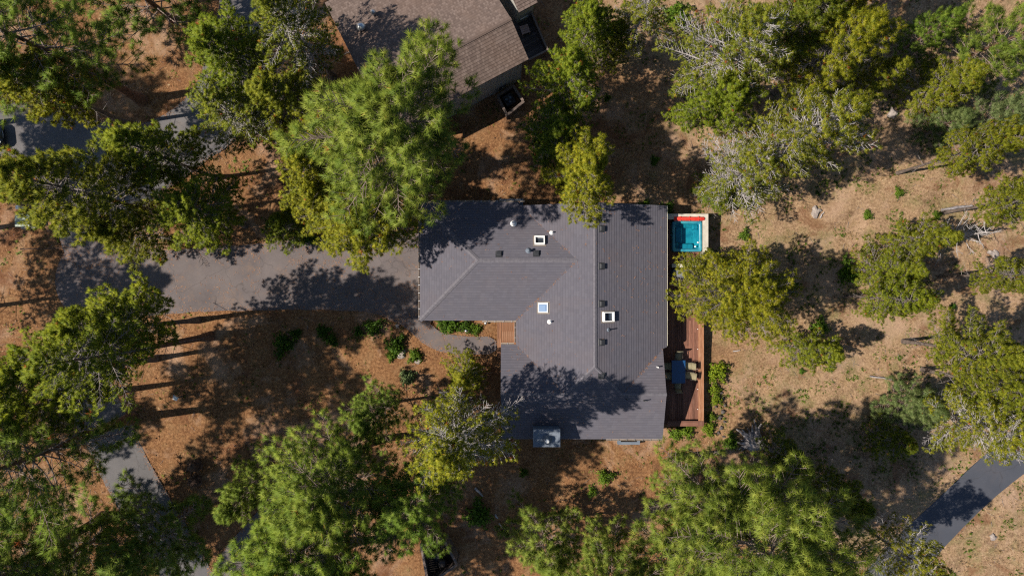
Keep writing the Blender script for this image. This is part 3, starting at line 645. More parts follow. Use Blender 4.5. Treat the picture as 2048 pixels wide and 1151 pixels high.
# ------------------------------------------------------------------ neighbouring house
NH = empty('neighbor_house', (0,0,0), label='brown shake roofed house at the top edge, turned at an angle', cat='house')
rA = Vector((-.065,17.38,6.3)); eA = Vector((1.10,15.19,5.0)); al = Vector((-.883,-.468,0)); pe = Vector((.468,-.883,0)); LN = 10.3
fB = rA - pe*8.0 - Vector((0,0,3.0))
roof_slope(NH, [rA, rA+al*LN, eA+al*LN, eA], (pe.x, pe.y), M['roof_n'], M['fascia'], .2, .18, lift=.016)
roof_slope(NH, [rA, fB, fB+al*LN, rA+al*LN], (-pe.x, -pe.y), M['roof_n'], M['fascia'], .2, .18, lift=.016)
cap_strip(NH, rA+al*LN, rA, .12, m=M['roof_n'])
def wallpoly(P, z0, z1, m, parent=NH, name='wall'): return MB().prism([(p.x, p.y) for p in P], z0, z1).build(name, m, parent)
i0 = eA-pe*.35+al*.3; i1 = eA-pe*.35+al*(LN-.3); b0 = fB+pe*.5+al*.3; b1 = fB+pe*.5+al*(LN-.3)
nw = wallpoly([i0, i1, b1, b0], -.1, 3.4, M['siding_n'])
wallpoly([i0, i1, i1-pe*.12, i0-pe*.12], 3.401, 4.95, M['siding_n'])
for e, sg in ((i0, 1), (i1, -1)):
    rr = Vector((rA.x, rA.y, 0)) + al*(.3 if sg > 0 else LN-.3); bk = b0 if sg > 0 else b1; q = al*.12*sg
    V = [(e.x,e.y,3.40),(bk.x,bk.y,3.40),(rr.x,rr.y,6.05),(e.x,e.y,4.95)]; V2 = [(a+q.x,b+q.y,c) for a,b,c in V]
    MB().add(V+V2, [(0,1,2,3),(7,6,5,4),(0,4,5,1),(1,5,6,2),(2,6,7,3),(3,7,4,0)]).build('gable', M['siding_n'], NH)
k = 0
sp = i0+pe*.02
batt = MB().box(-.02,.02,-.02,.02,0,4.9).mesh('batten', M['siding_n'])
while k*.3 < LN-.7: p = sp+al*(k*.3+.05); link('batten', batt, NH, (p.x, p.y, .0), math.atan2(al.y, al.x)); k += 1
# projecting wing beyond the balcony
wA = Vector((.465,18.3,5.0)); wB = Vector((1.70,18.96,5.0)); up = -pe*3.2+Vector((0,0,1.1))
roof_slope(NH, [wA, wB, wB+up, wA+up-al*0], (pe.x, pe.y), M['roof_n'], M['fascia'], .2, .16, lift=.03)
wa2 = wA-pe*.2+al*.02; wb2 = wB-pe*.2-(-al)*.15
wallpoly([wa2, wb2, wb2-pe*2.6, wa2-pe*2.6], -.1, 4.93, M['siding_n'])
q = wa2+pe*.01-al*.25; MB().box(0,.55,-.03,.0,3.0,3.12,).build('sill', M['white'], NH, loc=(q.x,q.y,0), rz=math.atan2(-al.y,-al.x))
# balcony
bz = 2.6
BP = [G(1030,52,bz), G(1064,22,bz), G(1100,80,bz), G(1086,108,bz), G(1057,128,bz)]
BA = empty('balcony', (0,0,0)); BA.parent = NH
A_ = Vector((*BP[4],0)); u_ = (-al).normalized(); wdt = 1.15; 
ang = math.atan2(u_.y, u_.x)
for k in range(22):
    p = Vector((*BP[4],0)) - pe*(k*.145+.07) + u_*(.08)
    MB().bevbox(0, 1.35+.012*k, -.068, .068, bz-.04, bz, .006).build('plank', M['deck_n'], BA, loc=(p.x, p.y, 0), rz=ang)
def rail(parent, a, b, z0, z1, m, posts=3):
    a, b = Vector((*a,0)), Vector((*b,0)); t = (b-a).normalized(); s_ = Vector((-t.y,t.x,0))*.06
    MB().prism([((a+s_).x,(a+s_).y),((a-s_).x,(a-s_).y),((b-s_).x,(b-s_).y),((b+s_).x,(b+s_).y)], z1-.05, z1).build('top_rail', m, parent)
    s2 = s_*.35; MB().prism([((a+s2).x,(a+s2).y),((a-s2).x,(a-s2).y),((b-s2).x,(b-s2).y),((b+s2).x,(b+s2).y)], z0, z1-.051).build('rail_panel', m, parent)
o1 = Vector((*BP[4],0))+u_*1.45; o2 = o1-pe*3.2+u_*.26
rail(BA, (o1.x,o1.y), (o2.x,o2.y), bz-.3, bz+.95, M['fence']); rail(BA, BP[4], (o1.x-.05,o1.y-.05), bz-.3, bz+.95, M['fence'])
for p in (o1, o2): MB().box(p.x-.07,p.x+.07,p.y-.07,p.y+.07,-.1,bz+1.0).build('post', M['fence'], BA)
tx, ty = G(1050, 58, bz+.5); NT_ = empty('side_table', (tx,ty,bz+.002), ang-.15, label='small pinkish square table on the neighbouring house balcony', cat='table')
for k in range(4): MB().bevbox(-.3, .3, -.3+.15*k+.004, -.3+.15*(k+1)-.004, .42, .45, .006).build('slat', M['pinkwood'], NT_)
for sx in (-1,1):
    for sy in (-1,1): MB().box(sx*.26-.03, sx*.26+.03, sy*.26-.03, sy*.26+.03, 0, .419).build('leg', M['pinkwood'], NT_)
# utilities on the neighbour roof in shade
for px, py, s_ in ((717,45,.5),(741,14,.3)):
    x, y = G(px, py, 5.6); t_ = (Vector((x,y,0))-Vector((rA.x,rA.y,0))).dot(pe); zz = 6.3+t_*.375 if t_ < 0 else 6.3-t_*.52
    v = MB().lathe([(s_*.5,-.2),(s_*.5,.35),(s_*.62,.36),(s_*.62,.45),(s_*.2,.6),(0,.62)], (x,y,zz), 14).build('roof_flue', M['steel'], NH)

def enclosure(name, pts, z1, label, opens=None, m='fence', cap='fence'):
    o = empty(name, (0,0,0), label=label, cat='enclosure'); n = len(pts)
    for i in range(n):
        if opens == i: continue
        a, b = Vector((*pts[i],0)), Vector((*pts[(i+1)%n],0)); L = (b-a).length; t = (b-a)/L; ang_ = math.atan2(t.y, t.x)
        k = max(2, int(L/.15)); bd = MB().bevbox(.004, L/k-.004, -.012, .012, -.05, z1-.03, .005).mesh('board', M[m])
        for j in range(k): p = a+t*(L*j/k); link('board', bd, o, (p.x, p.y, random.uniform(-.006,.006)), ang_)
        MB().bevbox(-.05, L-.055, -.09, .09, z1-.025, z1+.02, .006).build('cap_board', M[cap], o, loc=(a.x,a.y,0), rz=ang_)
        MB().box(-.05,.05,-.05,.05,-.05,z1-.03).build('post', M[m], o, loc=(a.x,a.y,0), rz=ang_)
    return o
Q = [G(995,192,1.2), G(1026,171,1.2), G(1047,203,1.2), G(1014,230,1.2)]
enclosure('utility_enclosure', Q, 1.2, 'small square wooden enclosure against the neighbouring house wall')
def bin_(px, py, z, label, m='black', grp='bins inside the wooden enclosures'):
    x, y = G(px, py, z); b = empty('trash_can', (x, y, -.05), random.random(), label=label, cat='trash can', group=grp)
    MB().loft([rrect(.44,.44,.06,0), rrect(.56,.56,.07,.9)]).build('body', M[m], b); MB().loft([rrect(.60,.60,.08,.902), rrect(.60,.60,.08,.95), rrect(.4,.4,.08,1.0)]).build('lid', M['dark_metal'], b)
    MB().tube([(-.2,-.3,.86),(-.2,-.36,.9),(.2,-.36,.9),(.2,-.3,.86)], .018, 6).build('handle', M['black'], b)
ax, ay = G(1018,198,.9); AC = empty('air_conditioner', (ax,ay,-.05), .55, label='round topped air conditioner unit inside the square enclosure by the neighbouring wall', cat='air conditioner')
MB().loft([rrect(.8,.8,.08,0), rrect(.8,.8,.08,.78), rrect(.74,.74,.08,.82)]).build('cabinet', M['dark_metal'], AC)
MB().lathe([(.34,.821),(.34,.835),(.30,.84),(.30,.836),(.10,.836)], n=20).build('fan_ring', M['black'], AC)
for k in range(3):
    a = k*2.09; MB().loft([[(.07*math.cos(a)+.0,.07*math.sin(a),.845),(.13*math.cos(a+.9),.13*math.sin(a+.9),.855),(.13*math.cos(a+.9),.13*math.sin(a+.9),.862),(.07*math.cos(a),.07*math.sin(a),.852)],[(.27*math.cos(a),.27*math.sin(a),.843),(.28*math.cos(a+.8),.28*math.sin(a+.8),.858),(.28*math.cos(a+.8),.28*math.sin(a+.8),.864),(.27*math.cos(a),.27*math.sin(a),.85)]]).build('fan_blade', M['slate'], AC)
Q = [G(842,1088,1.75), G(891,1084,1.75), G(914,1128,1.75), G(889,1146,1.75), G(856,1166,1.75)]
enclosure('trash_enclosure', Q, 1.75, 'five sided dark wooden enclosure at the bottom edge among the pines', m='fence', cap='fence')
MB().prism(Q[:], -.12, .02).build('dark_floor_sheet', M['deck_n'], bpy.data.objects['trash_enclosure'])  # dark sheet added to make the enclosure's inside read black
bin_(872,1112,1.0,'black wheeled bin with a pale lid in the five sided enclosure, nearer the house'); bin_(884,1128,1.0,'black wheeled bin in the five sided enclosure, nearer the bottom edge')

# ------------------------------------------------------------------ small built things
ux, uy = G(43,440,.85); U = empty('transformer_cabinet', (ux,uy,-.06), .02, label='pale green metal transformer cabinet standing at the left edge by the road', cat='utility cabinet')
MB().box(-.62,.62,-.55,.55,0,.1).build('pad', M['concrete'], U)
MB().loft([rrect(1.04,.88,.03,.102), rrect(1.04,.88,.03,.80), rrect(1.0,.84,.03,.83)], False).build('cabinet', M['xfmr'], U)
MB().bevbox(-.53,-.012,-.46,.46,.831,.86).build('lid_panel', M['xfmr'], U); MB().bevbox(.012,.53,-.46,.46,.831,.86).build('lid_panel', M['xfmr'], U)
ux, uy = G(34,414,.6); P_ = empty('utility_pedestal', (ux,uy,-.06), 0, label='small white utility pedestal behind the green transformer cabinet', cat='pedestal')
MB().loft([rrect(.24,.24,.04,0), rrect(.24,.24,.04,.55)]).build('body', M['white'], P_); MB().loft([rrect(.29,.29,.05,.552), rrect(.29,.29,.05,.62), rrect(.18,.18,.05,.68)]).build('lid', M['white'], P_)
ux, uy = G(351,796,1.0); U = empty('sign_post_box', (ux,uy,-.06), -.5, label='white box on a post standing in orange needles near the lower left trunk', cat='sign')
MB().box(-.045,.045,-.045,.045,0,.92).build('post', M['fence'], U); MB().loft([rrect(.30,.22,.02,.921), rrect(.30,.22,.02,1.1), rrect(.34,.26,.02,1.11), rrect(.30,.22,.02,1.14)], False).build('box', M['white'], U)
MB().box(-.36,-.17,-.1,.06,.75,.78).build('shelf', M['slate'], U)
for px, py, lab in ((932,661,'small pale path light in the dark bed beside the entry walk'),(971,646,'small grey spotlight box at the corner of the bed by the porch'),(399,357,'tiny blue-white marker light on the orange ground by the upper road')):
    ux, uy = G(px,py,.35); U = empty('path_light', (ux,uy,-.06), 0, label=lab, cat='light'); MB().tube([(0,0,0),(0,0,.36)], .014, 6).build('stake', M['dark_metal'], U); MB().lathe([(.03,.34),(.11,.361),(.10,.38),(.03,.42),(0,.425)], n=12).build('shade', M['steel'], U)

def rock(px, py, r, label, m='rock', seed=0, group='boulders', flat=.6):
    x, y = G(px, py, r*.3); rng = random.Random(seed); n = 12; rings = []
    ph = [rng.uniform(.55, 1.3) for _ in range(n)]
    for zf, rf in ((-.35,.9),(.05,1.0),(.35,.88),(.55,.62),(.64,.3)):
        rings.append([(r*rf*ph[k]*rng.uniform(.92,1.08)*math.cos(2*math.pi*k/n), r*.82*rf*ph[k]*rng.uniform(.92,1.08)*math.sin(2*math.pi*k/n), r*flat*zf*1.5+rng.uniform(-.04,.04)*r) for k in range(n)])
    o = MB().loft(rings, False).build('boulder', M[m], loc=(x,y,0), rz=rng.uniform(0,6)); tag(o, label, 'rock', group)
rock(1633,424,.46,'pale angular boulder on the tan slope right of the hot tub', seed=1)
rock(1990,508,.42,'round grey-brown boulder at the right edge below the dead branches', seed=2)
rock(1787,226,.44,'brown half buried boulder between small pines in the upper right', seed=3)
rock(1677,260,.35,'round low boulder beside the silver twigged pine', seed=4)
rock(1987,1074,.26,'small white-grey rock on dry grass right of the cycle path', seed=5)
rock(1437,903,.27,'grey rock under the pine beside the big silver stump', seed=6)
rock(1624,130,.22,'dark small rock on shaded ground in the upper right', 'rock_d', 7)
for i, (px, py, r) in enumerate(((803,708,.34),(838,722,.30),(795,651,.22),(565,1030,.2),(826,656,.18))):
    rock(px, py, r, ('grey rock among dark shrubs below the driveway', 'rounded grey rock at the end of the shrub bed by the walk', 'small pale rock at the driveway corner', 'small rock beside the lower footpath', 'small rock at the edge of the entry walk')[i], seed=20+i)
for i, (px, py, r) in enumerate(((1437,772,.17),(1443,785,.13),(1446,797,.16),(1450,810,.13),(1446,822,.20),(1439,834,.27),(1450,843,.12),(1443,855,.2),(1437,865,.15),(1432,813,.12),(1448,873,.13))):
    rock(px, py, r, 'dark lava rock in the rough border beside the deck shrubs', 'rock_d', 40+i, 'lava rocks bordering the deck bed')

def stump(name, px, py, m, label, seed, n_roots, rr, L, cat='stump', tilt=.5, az0=0, spread=3.0):
    x, y = G(px, py, .3); rng = random.Random(seed); o = empty(name, (x,y,0), 0, label=label, cat=cat)
    mb = MB(); pr = []
    for zf, rf in ((-.15,1.25),(.1,1.1),(.35,.9),(.6,.78),(.66,.5)):
        pr.append([(rr*rf*rng.uniform(.82,1.15)*math.cos(a), rr*rf*rng.uniform(.82,1.15)*math.sin(a), zf*1.1+rng.uniform(-.05,.05)) for a in [2*math.pi*k/14 for k in range(14)]])
    mb.loft(pr, False).build('bole', M[m], o)
    for k in range(n_roots):
        a = az0+(k/(n_roots-1)-.5)*spread+rng.uniform(-.1,.1); l = L*rng.uniform(.7,1.15); w = rr*rng.uniform(.22,.36)
        pts = [(math.cos(a)*l*t*1.0+rng.uniform(-.05,.05), math.sin(a)*l*t+rng.uniform(-.05,.05), .4*(1-t)+tilt*t*rng.uniform(.2,.9)) for t in (0,.25,.5,.75,1)]
        MB().tube(pts, [w, w*.9, w*.75, w*.5, w*.18], 7, smooth=False).build('root', M[m], o)
stump('dead_stump', 1510, 884, 'drift', 'large silver-grey uprooted stump with spread roots below the deck', 11, 10, .62, 1.45, 'stump', .8, 2.45, 2.4)
stump('charred_stump', 388, 932, 'char', 'dark brown broken stump on orange needles, the upper of two', 12, 8, .42, .75, 'stump', .5, .1, 5.6)
stump('charred_stump', 388, 962, 'char', 'black rotten stump on orange needles, the lower of two', 13, 8, .42, .72, 'stump', .4, .2, 5.6)
def log(px, py, qx, qy, r, label, m='drift', z=.08, grp='fallen logs'):
    a, b = G3(px,py,z), G3(qx,qy,z); t = b-a; mid = a+t*.5+Vector((random.uniform(-.05,.05),random.uniform(-.05,.05),.02))
    o = MB().tube([a-Vector((0,0,.02)), a+t*.25, mid, a+t*.8, b], [r*.9, r, r*.9, r*.75, r*.5], 8, smooth=False).build('fallen_log', M[m]); tag(o, label, 'log', grp)
log(950,975,966,992,.09,'short pale log lying in shade below the house', 'twig_w'); log(990,1028,996,1036,.07,'tiny white log end above the five sided enclosure', 'twig_w'); log(998,1046,1006,1056,.05,'curved white stick beside the five sided enclosure', 'twig_w')
log(1883,420,1945,411,.12,'grey log on the ground pointing at the right edge pines'); log(1640,436,1648,424,.05,'pale stick beside the angular boulder','twig_w'); log(1466,702,1480,700,.045,'white stick on tan ground right of the deck','twig_w')
log(1740,752,1790,760,.06,'grey fallen branch on the tan slope in the right half'); log(40,498,150,494,.05,'thin dark branch lying on the gravel at the driveway end','char')
log(774,1092,786,1102,.06,'white log in shade left of the five sided enclosure','twig_w')

# car at the left edge
cx, cy = G(7,276,.6); CAR = empty('parked_car', (cx-2.3, cy, -.03), .12, label='black car parked on the shaded road, rounded front showing at the left edge', cat='car')
def sect(x, hw_, zb, zt_, tw_): return [(x,-hw_,zb+.1),(x,-hw_*.9,zb),(x,hw_*.9,zb),(x,hw_,zb+.1),(x,hw_,zt_-.16),(x,tw_,zt_),(x,-tw_,zt_),(x,-hw_,zt_-.16)]
MB().loft([sect(-2.25,.70,.38,.88,.6), sect(-2.1,.86,.28,1.0,.72), sect(-1.2,.90,.24,1.0,.78), sect(.6,.90,.24,1.0,.78), sect(1.5,.88,.26,.92,.72), sect(2.05,.80,.28,.80,.64), sect(2.25,.6,.36,.66,.48)]).build('body', M['carpaint'], CAR)
MB().loft([[(-1.9,-.70,1.0),(-1.9,.70,1.0),(-1.55,.60,1.42),(-1.55,-.60,1.42)],[(-.6,-.74,1.0),(-.6,.74,1.0),(-.6,.63,1.48),(-.6,-.63,1.48)],[(.95,-.72,.985),(.95,.72,.985),(.25,.60,1.45),(.25,-.60,1.45)]]).build('cabin', M['glass_sky'], CAR)
MB().loft([[(-1.5,-.58,1.425),(-1.5,.58,1.425),(-1.5,.56,1.46),(-1.5,-.56,1.46)],[(-.6,-.6,1.485),(-.6,.6,1.485),(-.6,.58,1.52),(-.6,-.58,1.52)],[(.22,-.58,1.455),(.22,.58,1.455),(.22,.55,1.485),(.22,-.55,1.485)]]).build('roof_panel', M['carpaint'], CAR)
for sx in (-1.35,1.4):
    for sy in (-1,1):
        w = MB().tube([(sx,sy*.72,.33),(sx,sy*.91,.33)], .33, 18).build('wheel', M['tyre'], CAR); MB().tube([(sx,sy*.905,.33),(sx,sy*.93,.33)], .2, 14).build('rim', M['steel'], w)
for sy in (-1,1): MB().loft([rrect(.34,.2,.06,0), rrect(.28,.15,.05,.05)]).build('headlight', M['steel'], CAR, loc=(1.98,sy*.58,.74), rz=-.4*sy)
MB().tube([(2.06,-.66,.70),(2.22,-.4,.62),(2.265,0,.60),(2.22,.4,.62),(2.06,.66,.70)], .022, 6).build('chrome_trim', M['steel'], CAR)

# ------------------------------------------------------------------ vegetation
def segs_mesh(name, S, m, k=4):
    """S: list of (p0, p1, r0, r1); open tapered prisms."""
    A = np.array([s[0] for s in S], float); B = np.array([s[1] for s in S], float); r0 = np.array([s[2] for s in S]); r1 = np.array([s[3] for s in S])
    T = B-A; T /= np.linalg.norm(T, axis=1, keepdims=True)+1e-9
    U = np.cross(T, np.where(np.abs(T[:, 2:3]) < .8, [[0,0,1.]], [[1.,0,0]])); U /= np.linalg.norm(U, axis=1, keepdims=True)+1e-9; W_ = np.cross(T, U)
    V = np.zeros((len(S), 2, k, 3))
    for j in range(k):
        a = 2*math.pi*j/k; dvec = U*math.cos(a)+W_*math.sin(a)
        V[:, 0, j] = A+dvec*r0[:, None]; V[:, 1, j] = B+dvec*r1[:, None]
    base = (np.arange(len(S))*2*k)[:, None]; F = []
    for j in range(k): F.append(np.concatenate([base+j, base+(j+1)%k, base+k+(j+1)%k, base+k+j], 1))
    return fast_tris(name, V.reshape(-1, 3), np.concatenate(F), m)
def needle_mesh(name, C, AX, m, rng, n, length, width, spread, tone, back=.1):
    N = len(C); C = np.repeat(C, n, 0); AX = np.repeat(AX, n, 0)
    D = rng.normal(size=(N*n, 3)); D /= np.linalg.norm(D, axis=1, keepdims=True)
    D = AX*(1-spread)+D*spread; D /= np.linalg.norm(D, axis=1, keepdims=True)+1e-9
    L = length*rng.uniform(.65, 1.15, (N*n, 1)); 
    S = np.cross(D, rng.normal(size=(N*n, 3))); S /= np.linalg.norm(S, axis=1, keepdims=True)+1e-9
    Wd = width*rng.uniform(.7, 1.2, (N*n, 1))
    st = C+D*L*back-AX*L*rng.uniform(0, .5, (N*n, 1))
    V = np.stack([st-S*Wd*.5, st+S*Wd*.5, C+D*L], 1)
    NN = D*.55+AX*.35+np.array([0,0,.35]); NN /= np.linalg.norm(NN, axis=1, keepdims=True)+1e-9
    FN = np.cross(V[:, 1]-V[:, 0], V[:, 2]-V[:, 0]); fl = np.einsum('ij,ij->i', FN, NN) < 0
    V[fl] = V[fl][:, [1, 0, 2]]; V = V.reshape(-1, 3)
    tt = np.repeat(np.repeat(tone, n)+rng.normal(0, .10, N*n)*(np.repeat(tone, n) < 1.2), 3)
    return fast_tris(name, V, np.arange(N*n*3).reshape(-1, 3), m, np.where(tt < 1.2, np.clip(tt, 0, 1), tt), np.repeat(NN, 3, 0))
def nrmz(v): return v/(np.linalg.norm(v)+1e-9)

def tree_proto(seed, h, r, cb, nb, nbl, tuft_n, tl, twd, spread, leafmat, barkmat, twigmat, r0, prof, droop=-.05, up=.75, bare=.0, dead=0, sub=2, twr=.012, red=.004, live=1.0):
    rng = np.random.default_rng(seed); ph = rng.uniform(0, 6.28, 4); bend = rng.uniform(.1, .35)
    def tr(z): t = z/h; return np.array([bend*math.sin(t*2.3+ph[0])*t, bend*math.sin(t*2.0+ph[1])*t, z])
    zs = np.linspace(0, h, 12); rad = [r0*(1-.93*(z/h)**.9)*(1+.5*max(0, .04-z/h)/.04) for z in zs]
    trunk = MB().tube([tuple(tr(z)-(np.array([0,0,.15]) if z == 0 else 0)) for z in zs], rad, 10).mesh('trunk', M[barkmat])
    S = []; C = []; AX = []; zb = cb*h
    for i in range(nb):
        t = min(.995, ((i+rng.uniform(0, 1))/nb)**.92); z = zb+(h-zb)*t; az = i*2.39996+rng.uniform(-.5, .5)
        L = r*prof(t)*rng.uniform(.68, 1.12)*(1+.20*math.sin(az*2+ph[2]+t*2)+.14*math.sin(az*3+ph[3]))
        if rng.uniform() < .06: continue
        L = max(L, .25); el = droop+(up-droop)*t**1.5+rng.uniform(-.12, .12); hd = np.array([math.cos(az), math.sin(az), 0.])
        cv = rng.uniform(.05, .28); sw = rng.uniform(-.18, .18); sd = np.array([-hd[1], hd[0], 0.])
        path = lambda s: tr(z)+hd*L*s*math.cos(el)+sd*L*sw*s*s+np.array([0,0,1.])*L*(math.sin(el)*s+cv*s*s)
        P = [path(s) for s in (0, .3, .55, .8, 1.)]; br = max(.010, .012*L+.008)
        for j in range(4): S.append((P[j], P[j+1], br*(1-.22*j), br*(1-.22*(j+1))))
        nn = max(3, int(nbl*(.35+L/r)))
        isbare = rng.uniform() < bare
        for k in range(nn+1):
            s = 1.0 if k == nn else (.22+.78*(k+rng.uniform(0, 1))/nn); p = path(s)
            tang = nrmz(path(min(1, s+.02))-path(s-.02)); side = 1 if k % 2 else -1
            dvec = nrmz(tang*rng.uniform(.5, 1.0)+sd*side*rng.uniform(.3, 1.0)*(k != nn)+np.array([0,0,1.])*rng.uniform(-.15, .55)); bl = (L*.26*(1.25-s)+tl*.9)*rng.uniform(.6, 1.25)
            if k == nn: bl = tl*.5
            e = p+dvec*bl; S.append((p, e, twr*1.2, twr*.6))
            for q in range(sub):
                f = 1.0 if q == 0 else rng.uniform(.35, .95); c = p+dvec*bl*f
                d2 = nrmz(dvec+rng.normal(size=3)*.35+np.array([0,0,.35]))
                if q > 0:
                    e2 = c+nrmz(d2+sd*rng.uniform(-1, 1)*.8)*tl*rng.uniform(.4, 1.0); S.append((c, e2, twr*.8, twr*.45)); c = e2
                if isbare or rng.uniform() > live: continue
                C.append(c); AX.append(d2)
    for i in range(dead):                     # bare limbs under the crown
        z = zb*rng.uniform(.45, 1.15); az = rng.uniform(0, 6.28); L = r*rng.uniform(.25, .7); p = tr(z); dv = np.array([math.cos(az), math.sin(az), rng.uniform(-.2, .15)])
        e = p+dv*L; S.append((p, e, .022, .009))
        for q in range(4):
            a = p+dv*L*rng.uniform(.3, 1); S.append((a, a+nrmz(dv+rng.normal(size=3)*.7)*L*.35, .010, .005))
    C = np.array(C); AX = np.array(AX); tone = np.clip(rng.normal(.5, .30, len(C)), 0, 1); tone[rng.uniform(size=len(C)) < red] = 1.5
    return dict(trunk=trunk, branches=segs_mesh('branches', S, M[twigmat]), crown=needle_mesh('crown', C, AX, M[leafmat], rng, tuft_n, tl, twd, spread, tone), h=h, r=r)

pr_old = lambda t: (.55+.45*math.sin(min(1, t*1.7+.25)*math.pi*.5)) * (1-t**2.2)**.7
pr_len = lambda t: (.72+.28*min(1, t*4))*(1-t**1.7)**.75
pr_young = lambda t: (1-t)**.75*.95+.06
PR = {}
for i in range(4): PR['P%d' % i] = tree_proto(100+i, 17, 4.5, .46+.03*i, (64,86,86,66)[i], (13,17,17,14)[i], 40, .34, .026, .72, 'needle_p', 'bark_p', 'twig_p', .34, pr_old, -.15, .8, 0, 6, 2, .016, .001)
for i in range(2): PR['Y%d' % i] = tree_proto(150+i, 9, 2.8, .10, 60, 11, 38, .27, .022, .72, 'needle_p', 'bark_p', 'twig_p', .16, pr_young, .1, .9, 0, 0, 2, .013, .0)
PR['S0'] = tree_proto(170, 5.2, 2.1, .04, 60, 12, 36, .21, .018, .72, 'needle_y', 'bark_p', 'twig_p', .10, pr_young, .1, .9, 0, 0, 2, .010, .0)
for i in range(4): PR['L%d' % i] = tree_proto(200+i, 13, 2.6, .40, 115, 17, 17, .165, .028, .70, 'needle_l', 'bark_l', 'twig', .17, pr_len, -.12, .85, .02, 7, 3, .009, .004)
for i in range(2): PR['T%d' % i] = tree_proto(230+i, 14, 3.0, .34, 125, 18, 15, .165, .028, .70, 'needle_l', 'bark_l', 'twig_w', .18, pr_len, -.08, .8, .14, 14, 3, .012, .006, .85)
for i in range(2): PR['K%d' % i] = tree_proto(250+i, 8.5, 2.2, .12, 95, 14, 16, .165, .026, .70, 'needle_l', 'bark_l', 'twig', .11, pr_young, -.05, .9, .05, 4, 3, .011, .004)
PR['W0'] = tree_proto(270, 13, 3.9, .30, 190, 24, 17, .165, .028, .70, 'needle_l', 'bark_l', 'twig', .2, lambda t: (.80+.2*min(1, t*4))*(1-t**2.0)**.6, -.12, .75, .03, 8, 3, .008, .0)
PR['R0'] = tree_proto(291, 13, 2.6, .22, 120, 17, 18, .165, .028, .70, 'needle_l', 'bark_l', 'twig', .17, pr_len, -.12, .85, .02, 7, 3, .009, .014)
PR['B0'] = tree_proto(295, 19, 2.8, .58, 84, 16, 16, .17, .028, .70, 'needle_l', 'bark_p', 'twig', .27, pr_len, -.15, .8, .03, 12, 3, .010, .002)
PR['X0'] = tree_proto(290, 11, 3.1, .18, 120, 18, 15, .165, .028, .70, 'needle_l', 'bark_l', 'twig_w', .18, pr_len, -.08, .7, .30, 24, 3, .015, .006, .80)
PR['D0'] = tree_proto(280, 7, 2.3, .15, 34, 7, 10, .15, .02, .7, 'needle_l', 'drift', 'twig_w', .13, pr_young, -.1, .6, 1.0, 8, 2, .018, 0, .0) if False else None

